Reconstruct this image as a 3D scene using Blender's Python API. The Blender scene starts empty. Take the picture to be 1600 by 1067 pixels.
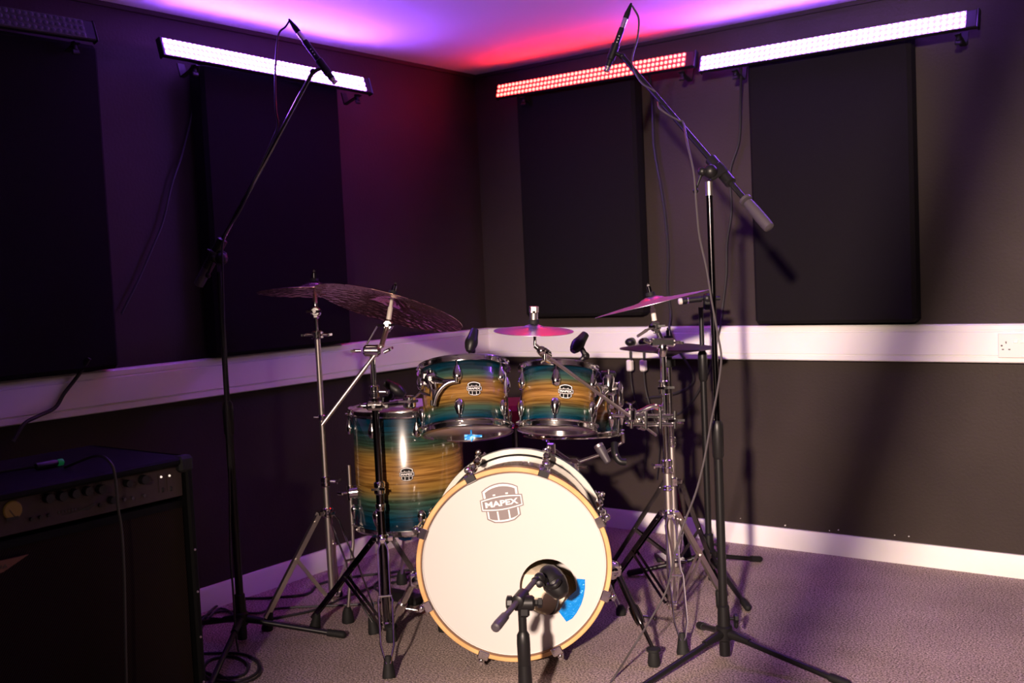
import bpy, math, random
from mathutils import Vector, Matrix
random.seed(7)
V = Vector
PI = math.pi
sc = bpy.context.scene
COL = sc.collection
# ------------------------------------------------------------------ camera
CAM = V((3.3604, -4.2339, 1.2263))
F, YAW, PIT, ROL = 1635.45, .6474, -.0628, -.0461
D0 = V((-math.sin(YAW)*math.cos(PIT), math.cos(YAW)*math.cos(PIT), math.sin(PIT)))
R0 = V((math.cos(YAW), math.sin(YAW), 0)); U0 = R0.cross(D0)
R2 = R0*math.cos(ROL) + U0*math.sin(ROL); U2 = R2.cross(D0)
cd = bpy.data.cameras.new('camera'); cam = bpy.data.objects.new('camera', cd); COL.objects.link(cam)
cd.sensor_width = 36; cd.lens = F*36/1600; cd.clip_start = .05
m = Matrix.Identity(4)
for i in range(3):
    m[i][0], m[i][1], m[i][2], m[i][3] = R2[i], U2[i], -D0[i], CAM[i]
cam.matrix_world = m
cd.dof.use_dof = True; cd.dof.focus_distance = 3.35; cd.dof.aperture_fstop = 3.2
sc.camera = cam
# ------------------------------------------------------------------ world, lights, exposure
w = bpy.data.worlds.new('world'); sc.world = w; w.use_nodes = True
w.node_tree.nodes['Background'].inputs[0].default_value = (.5, .4, .8, 1)
w.node_tree.nodes['Background'].inputs[1].default_value = .01
sc.view_settings.view_transform = 'Standard'; sc.view_settings.look = 'None'
sc.view_settings.exposure = 0; sc.view_settings.gamma = 1; sc.view_settings.use_curve_mapping = False
KEY = V((3.96, -6.66, 2.1)); KEY_AIM = V((2.25, -.6, .2))
ld = bpy.data.lights.new('key_lamp', 'SPOT'); ld.energy = 3350; ld.color = (1, .77, .64)
ld.spot_size = math.radians(45); ld.spot_blend = 1.0; ld.shadow_soft_size = .085
lo = bpy.data.objects.new('key_lamp', ld); COL.objects.link(lo)
lo.location = KEY; lo.rotation_euler = (KEY_AIM-KEY).to_track_quat('-Z', 'Y').to_euler()
LED_VIOLET = ((.31, .085, 1.0), 175); LED_RED = ((1, .018, .014), 50); LED_DIM = ((.35, .12, 1.0), .02)

# ------------------------------------------------------------------ pixel helpers (1600x1067 frame)
def ray(x, y): return D0 + R2*((x-800)/F) - U2*((y-533.5)/F)
def P(x, y, d): return CAM + ray(x, y)*d
def pl(x, y, ax, v):
    q = ray(x, y); return CAM + q*((v-CAM[ax])/q[ax])
def fl(x, y, z=0): return pl(x, y, 2, z)
def hit(x, y, p, n):
    q = ray(x, y); return CAM + q*((p-CAM).dot(n)/q.dot(n))
def pix(p):
    v = V(p)-CAM; z = v.dot(D0); return 800+F*v.dot(R2)/z, 533.5-F*v.dot(U2)/z
def zat(xy, py):
    lo_, hi = 0., 2.25
    for _ in range(30):
        md = (lo_+hi)/2
        if pix((xy[0], xy[1], md))[1] > py: lo_ = md
        else: hi = md
    return lo_
def vert(xy, py): return V((xy[0], xy[1], zat(xy, py)))

# ------------------------------------------------------------------ materials
MATS = {}
def mat(name, col, rough=.5, metal=0, bump=None, coat=0, spec=.5, emit=None, aniso=0, noise=None, trans=0):
    m = bpy.data.materials.new(name); m.use_nodes = True; nt = m.node_tree; b = nt.nodes['Principled BSDF']
    b.inputs['Base Color'].default_value = (*col, 1); b.inputs['Roughness'].default_value = rough
    b.inputs['Metallic'].default_value = metal; b.inputs['Coat Weight'].default_value = coat
    b.inputs['Coat Roughness'].default_value = .05
    b.inputs['Specular IOR Level'].default_value = spec; b.inputs['Anisotropic'].default_value = aniso
    b.inputs['Transmission Weight'].default_value = trans
    if emit:
        b.inputs['Emission Color'].default_value = (*emit[0], 1); b.inputs['Emission Strength'].default_value = emit[1]
    tc = nt.nodes.new('ShaderNodeTexCoord')
    if noise:   # (scale, darker factor, lighter factor)
        n = nt.nodes.new('ShaderNodeTexNoise'); n.inputs['Scale'].default_value = noise[0]; n.inputs['Detail'].default_value = 5
        nt.links.new(tc.outputs['Object'], n.inputs['Vector'])
        r = nt.nodes.new('ShaderNodeValToRGB')
        r.color_ramp.elements[0].position = .35; r.color_ramp.elements[1].position = .65
        r.color_ramp.elements[0].color = (*[c*noise[1] for c in col], 1); r.color_ramp.elements[1].color = (*[min(1, c*noise[2]) for c in col], 1)
        nt.links.new(n.outputs['Fac'], r.inputs[0]); nt.links.new(r.outputs[0], b.inputs['Base Color'])
    if bump:    # (scale, strength, distance)
        n = nt.nodes.new('ShaderNodeTexNoise'); n.inputs['Scale'].default_value = bump[0]; n.inputs['Detail'].default_value = 4
        nt.links.new(tc.outputs['Object'], n.inputs['Vector'])
        bp = nt.nodes.new('ShaderNodeBump'); bp.inputs['Strength'].default_value = bump[1]; bp.inputs['Distance'].default_value = bump[2]
        nt.links.new(n.outputs['Fac'], bp.inputs['Height']); nt.links.new(bp.outputs[0], b.inputs['Normal'])
    MATS[name] = m; return m
wall_m = mat('charcoal_wall', (.036, .0265, .023), .6, bump=(90, .25, .004), noise=(1.7, .85, 1.15), spec=.2)
fabric_m = mat('black_fabric', (.0075, .006, .0065), .95, bump=(700, .5, .002), spec=.15, noise=(300, .75, 1.25))
ceil_m = mat('white_ceiling', (.8, .8, .8), .8, bump=(60, .1, .003))
white_m = mat('white_gloss', (.8, .77, .74), .38, noise=(2.5, .95, 1.05))
lens_v = mat('frosted_plate_white', (.3, .3, .3), .5)
lens_m = mat('frosted_plate', (.07, .07, .07), .5)
socket_m = mat('socket_plastic', (.74, .7, .66), .35)
chrome = mat('chrome', (.82, .8, .79), .13, 1, bump=(14, .06, .01))
satin = mat('satin_steel', (.66, .6, .56), .36, 1)
darkchrome = mat('black_chrome', (.16, .15, .16), .13, 1)
powder = mat('black_powder_coat', (.008, .0075, .008), .4, bump=(500, .1, .001), spec=.35)
plastic = mat('black_plastic', (.008, .0075, .008), .42, spec=.38)
plgrey = mat('grey_plastic', (.055, .045, .055), .5)
rubber = mat('rubber', (.008, .008, .008), .7, spec=.3)
cable_m = mat('cable_rubber', (.02, .018, .02), .45)
greycable = mat('grey_cable', (.06, .05, .055), .45)
tolex = mat('black_vinyl', (.003, .003, .003), .65, bump=(400, .4, .001), spec=.12)
head_m = mat('coated_drumhead', (.56, .535, .51), .5, bump=(400, .08, .0006))
clear_m = mat('reso_drumhead', (.42, .30, .36), .25, 0, coat=.5)
maple_edge_shade = mat('maple_edge_shade', (.22, .10, .04), .5)  # darkened maple: shade inside the front hoop put into the colour
logo_grey = mat('print_grey', (.21, .175, .175), .6)
print_white = mat('print_white', (.85, .82, .8), .5)
badge_black = mat('badge_black', (.01, .01, .01), .25)
nylon = mat('white_nylon', (.75, .68, .6), .4)
blue_tape = mat('blue_foil', (.0, .25, .75), .22, .15, bump=(60, .6, .006), coat=.6)
hoop_white = mat('white_hoop', (.72, .68, .6), .25, coat=.4)
hoop_green = mat('green_inlay', (.02, .10, .08), .3)
face_m = mat('amp_faceplate', (.05, .034, .033), .5, spec=.2)
vu_m = mat('meter_amber', (.12, .06, .012), .4, emit=((1, .5, .08), .012))
tan_m = mat('orange_badge', (.14, .045, .022), .5)
lamp_w = mat('indicator_white', (.9, .8, .7), .4, emit=((1, .85, .7), .9))
lamp_g = mat('indicator_green', (.01, .2, .06), .4, emit=((.05, 1, .3), .03))
red_cloth = mat('red_velvet', (.26, .004, .015), .8, bump=(200, .4, .002))
steelplug = mat('xlr_silver', (.85, .83, .8), .25, 1)

def wood(name, c1, c2, scale=(3, 3, 60), rough=.3, coat=.5):
    m = mat(name, c1, rough, coat=coat); nt = m.node_tree; b = nt.nodes['Principled BSDF']
    tc = nt.nodes.new('ShaderNodeTexCoord'); mp = nt.nodes.new('ShaderNodeMapping'); mp.inputs['Scale'].default_value = scale
    n = nt.nodes.new('ShaderNodeTexNoise'); n.inputs['Scale'].default_value = 1.6; n.inputs['Detail'].default_value = 6
    r = nt.nodes.new('ShaderNodeValToRGB'); r.color_ramp.elements[0].position = .35; r.color_ramp.elements[1].position = .65
    r.color_ramp.elements[0].color = (*c1, 1); r.color_ramp.elements[1].color = (*c2, 1)
    nt.links.new(tc.outputs['Object'], mp.inputs[0]); nt.links.new(mp.outputs[0], n.inputs[0])
    nt.links.new(n.outputs['Fac'], r.inputs[0]); nt.links.new(r.outputs[0], b.inputs['Base Color'])
    return m
maple = wood('maple_hoop', (.60, .34, .13), (.74, .46, .20), (6, 6, 6))
maple_in = wood('maple_inside', (.80, .62, .38), (.90, .74, .5), (4, 4, 30))
def burst(name, h):
    """lacquered shell: teal edges fading to olive-gold wood grain in the middle, h = shell height"""
    m = mat(name, (.4, .3, .1), .22, coat=1); nt = m.node_tree; b = nt.nodes['Principled BSDF']; L = nt.links.new
    tc = nt.nodes.new('ShaderNodeTexCoord'); sp = nt.nodes.new('ShaderNodeSeparateXYZ'); L(tc.outputs['Object'], sp.inputs[0])
    mr = nt.nodes.new('ShaderNodeMapRange'); mr.inputs[1].default_value = -h/2; mr.inputs[2].default_value = h/2
    L(sp.outputs[2], mr.inputs[0])
    r = nt.nodes.new('ShaderNodeValToRGB'); cr = r.color_ramp
    stops = [(0, (.0, .018, .055)), (.13, (.0, .048, .095)), (.27, (.05, .12, .08)), (.37, (.34, .21, .045)), (.5, (.52, .29, .075)),
             (.63, (.34, .21, .045)), (.73, (.05, .12, .08)), (.87, (.0, .048, .095)), (1, (.0, .018, .055))]
    while len(cr.elements) < len(stops): cr.elements.new(.5)
    for e, (p_, c) in zip(cr.elements, stops): e.position = p_; e.color = (*c, 1)
    L(mr.outputs[0], r.inputs[0])
    mp = nt.nodes.new('ShaderNodeMapping'); mp.inputs['Scale'].default_value = (2.5, 2.5, 55); L(tc.outputs['Object'], mp.inputs[0])
    n = nt.nodes.new('ShaderNodeTexNoise'); n.inputs['Scale'].default_value = 1.8; n.inputs['Detail'].default_value = 5
    n.inputs['Distortion'].default_value = .6; L(mp.outputs[0], n.inputs[0])
    r2 = nt.nodes.new('ShaderNodeValToRGB'); r2.color_ramp.elements[0].position = .38; r2.color_ramp.elements[1].position = .6
    r2.color_ramp.elements[0].color = (.34, .27, .22, 1); r2.color_ramp.elements[1].color = (.80, .74, .70, 1)
    L(n.outputs['Fac'], r2.inputs[0])
    mx = nt.nodes.new('ShaderNodeMix'); mx.data_type = 'RGBA'; mx.blend_type = 'MULTIPLY'; mx.inputs[0].default_value = 1
    L(r.outputs[0], mx.inputs[6]); L(r2.outputs[0], mx.inputs[7]); L(mx.outputs[2], b.inputs['Base Color'])
    return m
def carpet_mat():
    m = mat('grey_carpet', (.2, .17, .17), .95, spec=.1); nt = m.node_tree; b = nt.nodes['Principled BSDF']; L = nt.links.new
    tc = nt.nodes.new('ShaderNodeTexCoord')
    n = nt.nodes.new('ShaderNodeTexNoise'); n.inputs['Scale'].default_value = 170; n.inputs['Detail'].default_value = 3; L(tc.outputs['Object'], n.inputs[0])
    r = nt.nodes.new('ShaderNodeValToRGB'); r.color_ramp.elements[0].position = .36; r.color_ramp.elements[1].position = .66
    r.color_ramp.elements[0].color = (.15, .115, .105, 1); r.color_ramp.elements[1].color = (.78, .61, .55, 1)
    L(n.outputs['Fac'], r.inputs[0])
    n2 = nt.nodes.new('ShaderNodeTexNoise'); n2.inputs['Scale'].default_value = 3; L(tc.outputs['Object'], n2.inputs[0])
    mx = nt.nodes.new('ShaderNodeMix'); mx.data_type = 'RGBA'; mx.blend_type = 'MULTIPLY'; mx.inputs[0].default_value = .5
    L(r.outputs[0], mx.inputs[6]); L(n2.outputs['Fac'], mx.inputs[7]); L(mx.outputs[2], b.inputs['Base Color'])
    bp = nt.nodes.new('ShaderNodeBump'); bp.inputs['Strength'].default_value = .8; bp.inputs['Distance'].default_value = .006
    L(n.outputs['Fac'], bp.inputs['Height']); L(bp.outputs[0], b.inputs['Normal']); return m
carpet = carpet_mat()
def cymbal_mat(name, c, rough, lathe=True, hammer=0):
    m = mat(name, c, rough, 1); nt = m.node_tree; b = nt.nodes['Principled BSDF']; L = nt.links.new
    tc = nt.nodes.new('ShaderNodeTexCoord'); sp = nt.nodes.new('ShaderNodeVectorMath'); sp.operation = 'LENGTH'; L(tc.outputs['Object'], sp.inputs[0])
    ml = nt.nodes.new('ShaderNodeMath'); ml.operation = 'MULTIPLY'; ml.inputs[1].default_value = 900; L(sp.outputs['Value'], ml.inputs[0])
    sn = nt.nodes.new('ShaderNodeMath'); sn.operation = 'SINE'; L(ml.outputs[0], sn.inputs[0])
    bp = nt.nodes.new('ShaderNodeBump'); bp.inputs['Strength'].default_value = .12; bp.inputs['Distance'].default_value = .0006; L(sn.outputs[0], bp.inputs['Height'])
    out = bp
    if hammer:
        n = nt.nodes.new('ShaderNodeTexVoronoi'); n.inputs['Scale'].default_value = 38; L(tc.outputs['Object'], n.inputs['Vector'])
        b2 = nt.nodes.new('ShaderNodeBump'); b2.inputs['Strength'].default_value = hammer; b2.inputs['Distance'].default_value = .004
        L(n.outputs['Distance'], b2.inputs['Height']); L(bp.outputs[0], b2.inputs['Normal']); out = b2
    L(out.outputs[0], b.inputs['Normal']); return m
bronze = cymbal_mat('cymbal_bronze', (.58, .52, .66), .36)
bronze_h = cymbal_mat('hammered_bronze', (.80, .48, .36), .22, hammer=.9)
bronze_d = cymbal_mat('dark_bronze', (.34, .26, .36), .3)
def grille_mat():
    m = mat('woven_grille', (.03, .025, .022), .9, spec=.06); nt = m.node_tree; b = nt.nodes['Principled BSDF']; L = nt.links.new
    tc = nt.nodes.new('ShaderNodeTexCoord'); mp = nt.nodes.new('ShaderNodeMapping'); mp.inputs['Rotation'].default_value = (math.radians(35), 0, 0)
    L(tc.outputs['Object'], mp.inputs[0])
    wv = nt.nodes.new('ShaderNodeTexWave'); wv.inputs['Scale'].default_value = 55; wv.bands_direction = 'Y'; L(mp.outputs[0], wv.inputs[0])
    r = nt.nodes.new('ShaderNodeValToRGB'); r.color_ramp.elements[0].color = (.003, .003, .003, 1); r.color_ramp.elements[1].color = (.03, .018, .014, 1)
    L(wv.outputs['Fac'], r.inputs[0]); L(r.outputs[0], b.inputs['Base Color']); return m
grille = grille_mat()

# ------------------------------------------------------------------ mesh builder
def basis(ax):
    ax = V(ax).normalized(); t = V((0, 0, 1)) if abs(ax.z) < .9 else V((1, 0, 0))
    u = t.cross(ax).normalized(); return u, ax.cross(u).normalized(), ax
class MB:
    def __init__(s): s.v = []; s.f = []
    def add(s, vs, fs):
        o = len(s.v); s.v += [V(q) for q in vs]; s.f += [[i+o for i in f] for f in fs]; return s
    def box(s, c, sz, ax=None, bev=0):
        c = V(c); X, Y, Z = ax if ax else (V((1, 0, 0)), V((0, 1, 0)), V((0, 0, 1)))
        hx, hy, hz = [q/2 for q in sz]
        if bev:
            b = min(bev, hx*.9, hy*.9, hz*.9); vs = []; idx = {}
            for a in (-1, 1):
                for e in (-1, 1):
                    for g in (-1, 1):
                        for k in range(3):
                            q = [hx-b, hy-b, hz-b]; q[k] += b
                            idx[(a, e, g, k)] = len(vs); vs.append(c+X*(a*q[0])+Y*(e*q[1])+Z*(g*q[2]))
            fs = []
            for k in range(3):
                i, j = [(1, 2), (2, 0), (0, 1)][k]
                for a in (-1, 1):
                    q = []
                    for (e, g) in ((-1, -1), (1, -1), (1, 1), (-1, 1)):
                        t = [0, 0, 0]; t[k] = a; t[i] = e; t[j] = g; q.append(idx[(*t, k)])
                    fs.append(q if a > 0 else q[::-1])
            for k in range(3):      # edges parallel to axis k
                i, j = [(1, 2), (2, 0), (0, 1)][k]
                for e in (-1, 1):
                    for g in (-1, 1):
                        t0 = [0, 0, 0]; t0[i] = e; t0[j] = g; t1 = t0[:]; t0[k] = -1; t1[k] = 1
                        q = [idx[(*t0, i)], idx[(*t1, i)], idx[(*t1, j)], idx[(*t0, j)]]
                        fs.append(q if e*g < 0 else q[::-1])
            for a in (-1, 1):
                for e in (-1, 1):
                    for g in (-1, 1):
                        q = [idx[(a, e, g, 0)], idx[(a, e, g, 1)], idx[(a, e, g, 2)]]
                        fs.append(q if a*e*g > 0 else q[::-1])
            return s.add(vs, fs)
        vs = [c+X*(a*hx)+Y*(e*hy)+Z*(g*hz) for a in (-1, 1) for e in (-1, 1) for g in (-1, 1)]
        return s.add(vs, [[0, 1, 3, 2], [4, 6, 7, 5], [0, 4, 5, 1], [2, 3, 7, 6], [0, 2, 6, 4], [1, 5, 7, 3]])
    def lathe(s, o, ax, prof, seg=20, closed=False, arc=None, u0=None):
        u, v_, a = basis(ax)
        if u0 is not None: u = (V(u0)-a*V(u0).dot(a)).normalized(); v_ = a.cross(u)
        o = V(o); vs = []; fs = []; n = len(prof)
        for i in range(seg):
            t = 2*PI*i/seg; dr = u*math.cos(t)+v_*math.sin(t)
            for (r, h) in prof: vs.append(o+dr*r+a*h)
        for i in range(seg):
            j = (i+1) % seg
            for k in range(n if closed else n-1):
                l = (k+1) % n
                fs.append([i*n+k, j*n+k, j*n+l, i*n+l])
        if not closed:
            for k, rv in ((0, True), (n-1, False)):
                if prof[k][0] > 1e-5:
                    q = [i*n+k for i in range(seg)]; fs.append(q[::-1] if rv else q)
        return s.add(vs, fs)
    def cyl(s, a, b, r, r2=None, seg=12):
        a, b = V(a), V(b); L = (b-a).length
        if L < 1e-6: return s
        return s.lathe(a, b-a, [(r, 0), (r if r2 is None else r2, L)], seg)
    def sph(s, c, r, seg=12, ax=(0, 0, 1), sz=1.0):
        pr = [(max(1e-6, r*math.sin(PI*k/8)), -r*sz*math.cos(PI*k/8)) for k in range(9)]
        return s.lathe(c, ax, pr, seg)
    def tube(s, pts, r, seg=8, smooth=True, rs=None):
        pts = [V(q) for q in pts]
        if smooth and len(pts) > 2:
            out = []; E = [pts[0]*2-pts[1]]+pts+[pts[-1]*2-pts[-2]]
            for i in range(1, len(E)-2):
                for k in range(6):
                    t = k/6; a, b, c, d = E[i-1:i+3]
                    out.append(.5*((2*b)+(c-a)*t+(2*a-5*b+4*c-d)*t*t+(3*b-a-3*c+d)*t**3))
            out.append(pts[-1]); pts = out
        vs = []; fs = []; T = (pts[1]-pts[0]).normalized(); u, v_, _ = basis(T); n = len(pts)
        for i, p in enumerate(pts):
            T2 = (pts[min(i+1, n-1)]-pts[max(i-1, 0)])
            T2 = T2.normalized() if T2.length > 1e-9 else T
            q = T.rotation_difference(T2); u = q @ u; v_ = q @ v_; T = T2
            for k in range(seg):
                t = 2*PI*k/seg; vs.append(p+u*(r*math.cos(t))+v_*(r*math.sin(t)))
        for i in range(n-1):
            for k in range(seg):
                l = (k+1) % seg; fs.append([i*seg+k, i*seg+l, (i+1)*seg+l, (i+1)*seg+k])
        fs.append(list(range(seg))[::-1]); fs.append([(n-1)*seg+k for k in range(seg)])
        return s.add(vs, fs)
    def poly(s, pts, h, o=(0, 0, 0), X=(1, 0, 0), Y=(0, 1, 0)):
        X, Y, o = V(X), V(Y), V(o); Z = X.cross(Y).normalized(); n = len(pts)
        vs = [o+X*a+Y*b for a, b in pts]+[o+X*a+Y*b+Z*h for a, b in pts]
        return s.add(vs, [list(range(n))[::-1], [n+i for i in range(n)]]+[[i, (i+1) % n, n+(i+1) % n, n+i] for i in range(n)])
    def xf(s, M): s.v = [M @ q for q in s.v]; return s
    def mesh(s, name, ma, sharp=35):
        me = bpy.data.meshes.new(name); me.from_pydata([tuple(q) for q in s.v], [], s.f)
        me.materials.append(ma); me.polygons.foreach_set('use_smooth', [True]*len(me.polygons)); me.update()
        me.set_sharp_from_angle(angle=math.radians(sharp)); return me
def newobj(name, data, parent=None, M=None):
    o = bpy.data.objects.new(name, data); COL.objects.link(o)
    if parent: o.parent = parent
    if M is not None: o.matrix_basis = M
    return o
WM = {}
def thing(name, label, cat, loc=(0, 0, 0), M=None, group=None):
    M = M if M is not None else Matrix.Translation(V(loc))
    o = newobj(name, None, None, M); o.empty_display_size = .05
    o['label'] = label; o['category'] = cat; WM[o] = M
    if group: o['group'] = group
    return o
def part(par, name, mb, ma, world=True, label=None, kind=None, sharp=35):
    M = WM[par]
    if world: mb.xf(M.inverted())
    o = newobj(name, mb.mesh(name, ma, sharp), par); WM[o] = M
    if label: o['label'] = label
    if kind: o['kind'] = kind
    return o
def parts(par, name, mbs, ma, world=True):
    return [part(par, name, q, ma, world) for q in mbs]
def inst(par, name, me, M, label=None):
    o = newobj(name, me, par, M); WM[o] = WM[par] @ M
    if label: o['label'] = label
    return o
def single(name, mb, ma, label, cat, group=None, kind=None):
    c = sum(mb.v, V())/len(mb.v); c.z = min(q.z for q in mb.v)
    mb.v = [q-c for q in mb.v]
    o = newobj(name, mb.mesh(name, ma), None, Matrix.Translation(c)); o['label'] = label; o['category'] = cat
    if group: o['group'] = group
    if kind: o['kind'] = kind
    return o
def struct(name, mb, ma):
    o = newobj(name, mb.mesh(name, ma)); o['kind'] = 'structure'; WM[o] = Matrix.Identity(4); return o
def frame(o, X, Y, Z):
    M = Matrix.Identity(4)
    for i in range(3): M[i][0], M[i][1], M[i][2], M[i][3] = X[i], Y[i], Z[i], o[i]
    return M
def text_mb(s, width, h, o, X, Y, depth=.0004, bold=.02, height=None):
    cu = bpy.data.curves.new('t', 'FONT'); cu.body = s; cu.offset = bold; cu.resolution_u = 3
    ob = bpy.data.objects.new('t', cu); COL.objects.link(ob)
    dg = bpy.context.evaluated_depsgraph_get(); me = ob.evaluated_get(dg).to_mesh()
    vs = [V(q.co) for q in me.vertices]; fs = [list(p.vertices) for p in me.polygons]
    ob.evaluated_get(dg).to_mesh_clear(); bpy.data.objects.remove(ob); bpy.data.curves.remove(cu)
    x0, x1 = min(q.x for q in vs), max(q.x for q in vs); y0, y1 = min(q.y for q in vs), max(q.y for q in vs)
    kx = width/(x1-x0); ky = (height/(y1-y0)) if height else kx
    X, Y, o = V(X), V(Y), V(o); Z = X.cross(Y).normalized()
    out = [o+X*((q.x-(x0+x1)/2)*kx)+Y*((q.y-(y0+y1)/2)*ky)+Z*depth for q in vs]
    return MB().add(out, fs)

# ------------------------------------------------------------------ room
H = 2.25; RX, RY = 6.0, -8.2
struct('floor', MB().box((RX/2, RY/2, -.05), (RX+.2, -RY+.2, .1)), carpet)
struct('ceiling', MB().box((RX/2, RY/2, H+.05), (RX+.2, -RY+.2, .1)), ceil_m)
struct('wall_left', MB().box((-.05, RY/2, H/2), (.1, -RY+.2, H)), wall_m)
struct('wall_back', MB().box((RX/2, .05, H/2), (RX, .1, H)), wall_m)
struct('wall_right', MB().box((RX+.05, RY/2, H/2), (.1, -RY+.2, H)), wall_m)
struct('wall_front', MB().box((RX/2, RY-.05, H/2), (RX, .1, H)), wall_m)
BB = [(0, 0), (.018, 0), (.018, .078), (.012, .0885), (0, .0885)]
def extr(prof, along, a, b):
    """extrude a wall profile (out, z) along a wall"""
    mb = MB(); n = len(prof)
    vs = [((o, t, z) if along == 'L' else (t, -o, z)) for t in (a, b) for o, z in prof]
    return mb.add(vs, [list(range(n)), [n+i for i in range(n)][::-1]]+[[i, (i+1) % n, n+(i+1) % n, n+i] for i in range(n)])
struct('baseboard_left', extr(BB, 'L', 0, RY), white_m)
struct('baseboard_back', extr(BB, 'R', 0, RX), white_m)
T0, T1 = .8186, .9639
RL = [(0, T0), (.045, T0), (.05, T0+.004), (.05, T0+.022), (.047, T0+.024), (.047, T0+.027), (.053, T0+.029), (.053, T1-.029),
      (.047, T1-.027), (.047, T1-.024), (.05, T1-.022), (.05, T1-.006), (.044, T1), (0, T1)]
struct('trim_1', extr(RL, 'L', 0, RY), white_m)
struct('trim_2', extr(RL, 'R', 0.05, RX), white_m)
CV = [(0, H-.016), (.01, H-.016), (.014, H-.008), (.014, H), (0, H)]
struct('trim_3', extr(CV, 'L', 0, RY), wall_m)
struct('trim_4', extr(CV, 'R', 0, RX), wall_m)
# chipped paint specks just above the baseboard
sp = MB()
for px, py in ((1157, 810), (1227, 821), (1296, 829), (1310, 828), (1398, 836), (1420, 838), (1492, 858), (1566, 868)):
    q = pl(px, py, 1, -.002); r = random.uniform(.0015, .005)
    sp.poly([(r*math.cos(t)*random.uniform(.5, 1), r*math.sin(t)*random.uniform(.5, 1)) for t in [k*PI/3 for k in range(6)]], .002, q+V((0, .001, 0)), (1, 0, 0), (0, 0, 1))
o = part(bpy.data.objects['wall_back'], 'paint_chips', sp, white_m, kind='stuff')

def pillow_panel(name, label, c, sz, face):
    """fabric wrapped absorber: rounded frame + soft front"""
    mb = MB(); mb.box(c, sz, bev=.014)
    t = thing(name, label, 'acoustic panel', (c[0], c[1], c[2]-sz[2]/2), group='black acoustic panels')
    part(t, 'fabric_panel', mb, fabric_m)
    fr = MB()
    if face == 'R': fr.box((c[0], c[1]+sz[1]/2+.006, c[2]), (sz[0]-.06, .014, sz[2]-.06))
    else: fr.box((c[0]-sz[0]/2-.006, c[1], c[2]), (.014, sz[1]-.06, sz[2]-.06))
    part(t, 'batten', fr, plastic)
pillow_panel('acoustic_panel', 'black fabric panel under the red light bar', (.65, -.057, 1.56), (.655, .086, 1.08), 'R')
pillow_panel('acoustic_panel', 'black fabric panel under the violet light bar right of the tall microphone stand', (1.85, -.057, 1.53), (.66, .086, 1.11), 'R')
pillow_panel('acoustic_panel', 'black fabric panel on the left wall under the lit violet bar', (.057, -1.405, 1.52), (.086, .70, 1.10), 'L')
pillow_panel('acoustic_panel', 'black fabric panel at the left edge above the amplifier', (.057, -2.60, 1.52), (.086, .86, 1.10), 'L')

# ------------------------------------------------------------------ LED bars
def led_bar(label, a, b, nrm, colr, n=48, caps=(.0, .035)):
    """a, b: lower front corners (left, right) of the lamp face; height .062"""
    a, b = V(a), V(b); X = (b-a).normalized(); N = V(nrm); Z = N.cross(X).normalized()*-1
    if Z.z < 0: Z = -Z
    L = (b-a).length; hgt = .062; Mid = (a+b)/2+Z*hgt/2
    NT = (N*math.cos(.3)+V((0, 0, 1))*math.sin(.3)); N = NT; Z = X.cross(N)*-1; Z = Z if Z.z > 0 else -Z; hgt = .066; Mid = (a+b)/2+V((0, 0, .031)); a = Mid-X*L/2-Z*hgt/2
    t = thing('led_light_bar', label, 'light bar', (Mid.x-N.x*.05, Mid.y-N.y*.05, a.z), group='light bars high on the walls')
    hs = MB(); c0 = Mid+X*(caps[1]-caps[0])/2
    hs.box(c0-N*.020, (L+.004+caps[0]+caps[1], hgt+.003, .022), (X, Z, N), bev=.004)
    pass
    for s_ in (-1, 1): hs.box(c0+X*s_*((L+caps[0]+caps[1])/2+.004)-N*.022, (.008, hgt+.010, .03), (X, Z, N), bev=.003)
    part(t, 'housing', hs, plastic)
    part(t, 'lens_plate', MB().box(Mid-N*.0082, (L, hgt-.001, .002), (X, Z, N)), lens_v if colr is LED_VIOLET else lens_m)
    lm = MB(); st = L/n
    for i in range(n):
        for k in range(3):
            c = a+X*((i+.5)*st)+Z*(hgt*(k+.5)/3)-N*.007
            lm.lathe(c, N, [(.0078, 0), (.0072, .003), (.004, .006), (1e-6, .007)], 8)
    em = mat('led_glow', (.08, .07, .1), .5, emit=colr, spec=.2)
    part(t, 'led_array', lm, em, kind='stuff')
    for s_ in (-.36, .47):
        br = MB(); q = Mid+X*L*s_
        br.box(q-N*.07-Z*.045, (.02, .004, .1), (X, Z, N)); br.box(q-N*.112-Z*.02, (.03, .05, .006), (X, Z, N)); br.cyl(q-N*.045-Z*.034, q-N*.045-Z*.062, .009)
        br.box(q-N*.045-Z*.068, (.026, .016, .01), (X, Z, N), bev=.003)
        part(t, 'bracket', br, plastic)
    return t
led_bar('lit red light bar high on the wall right of the corner', (.262, -.17, 2.087), (1.275, -.17, 2.079), (0, -1, 0), LED_RED)
led_bar('lit violet-white light bar at the top right of the picture', (1.343, -.17, 2.049), (2.397, -.17, 2.043), (0, -1, 0), LED_VIOLET)
led_bar('lit violet-white light bar on the left wall behind the left boom', (.17, -1.956, 2.06), (.17, -.963, 2.041), (1, 0, 0), LED_VIOLET)
led_bar('unlit light bar in the dark top left corner', (.17, -3.26, 2.06), (.17, -2.255, 2.072), (1, 0, 0), LED_DIM)

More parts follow.
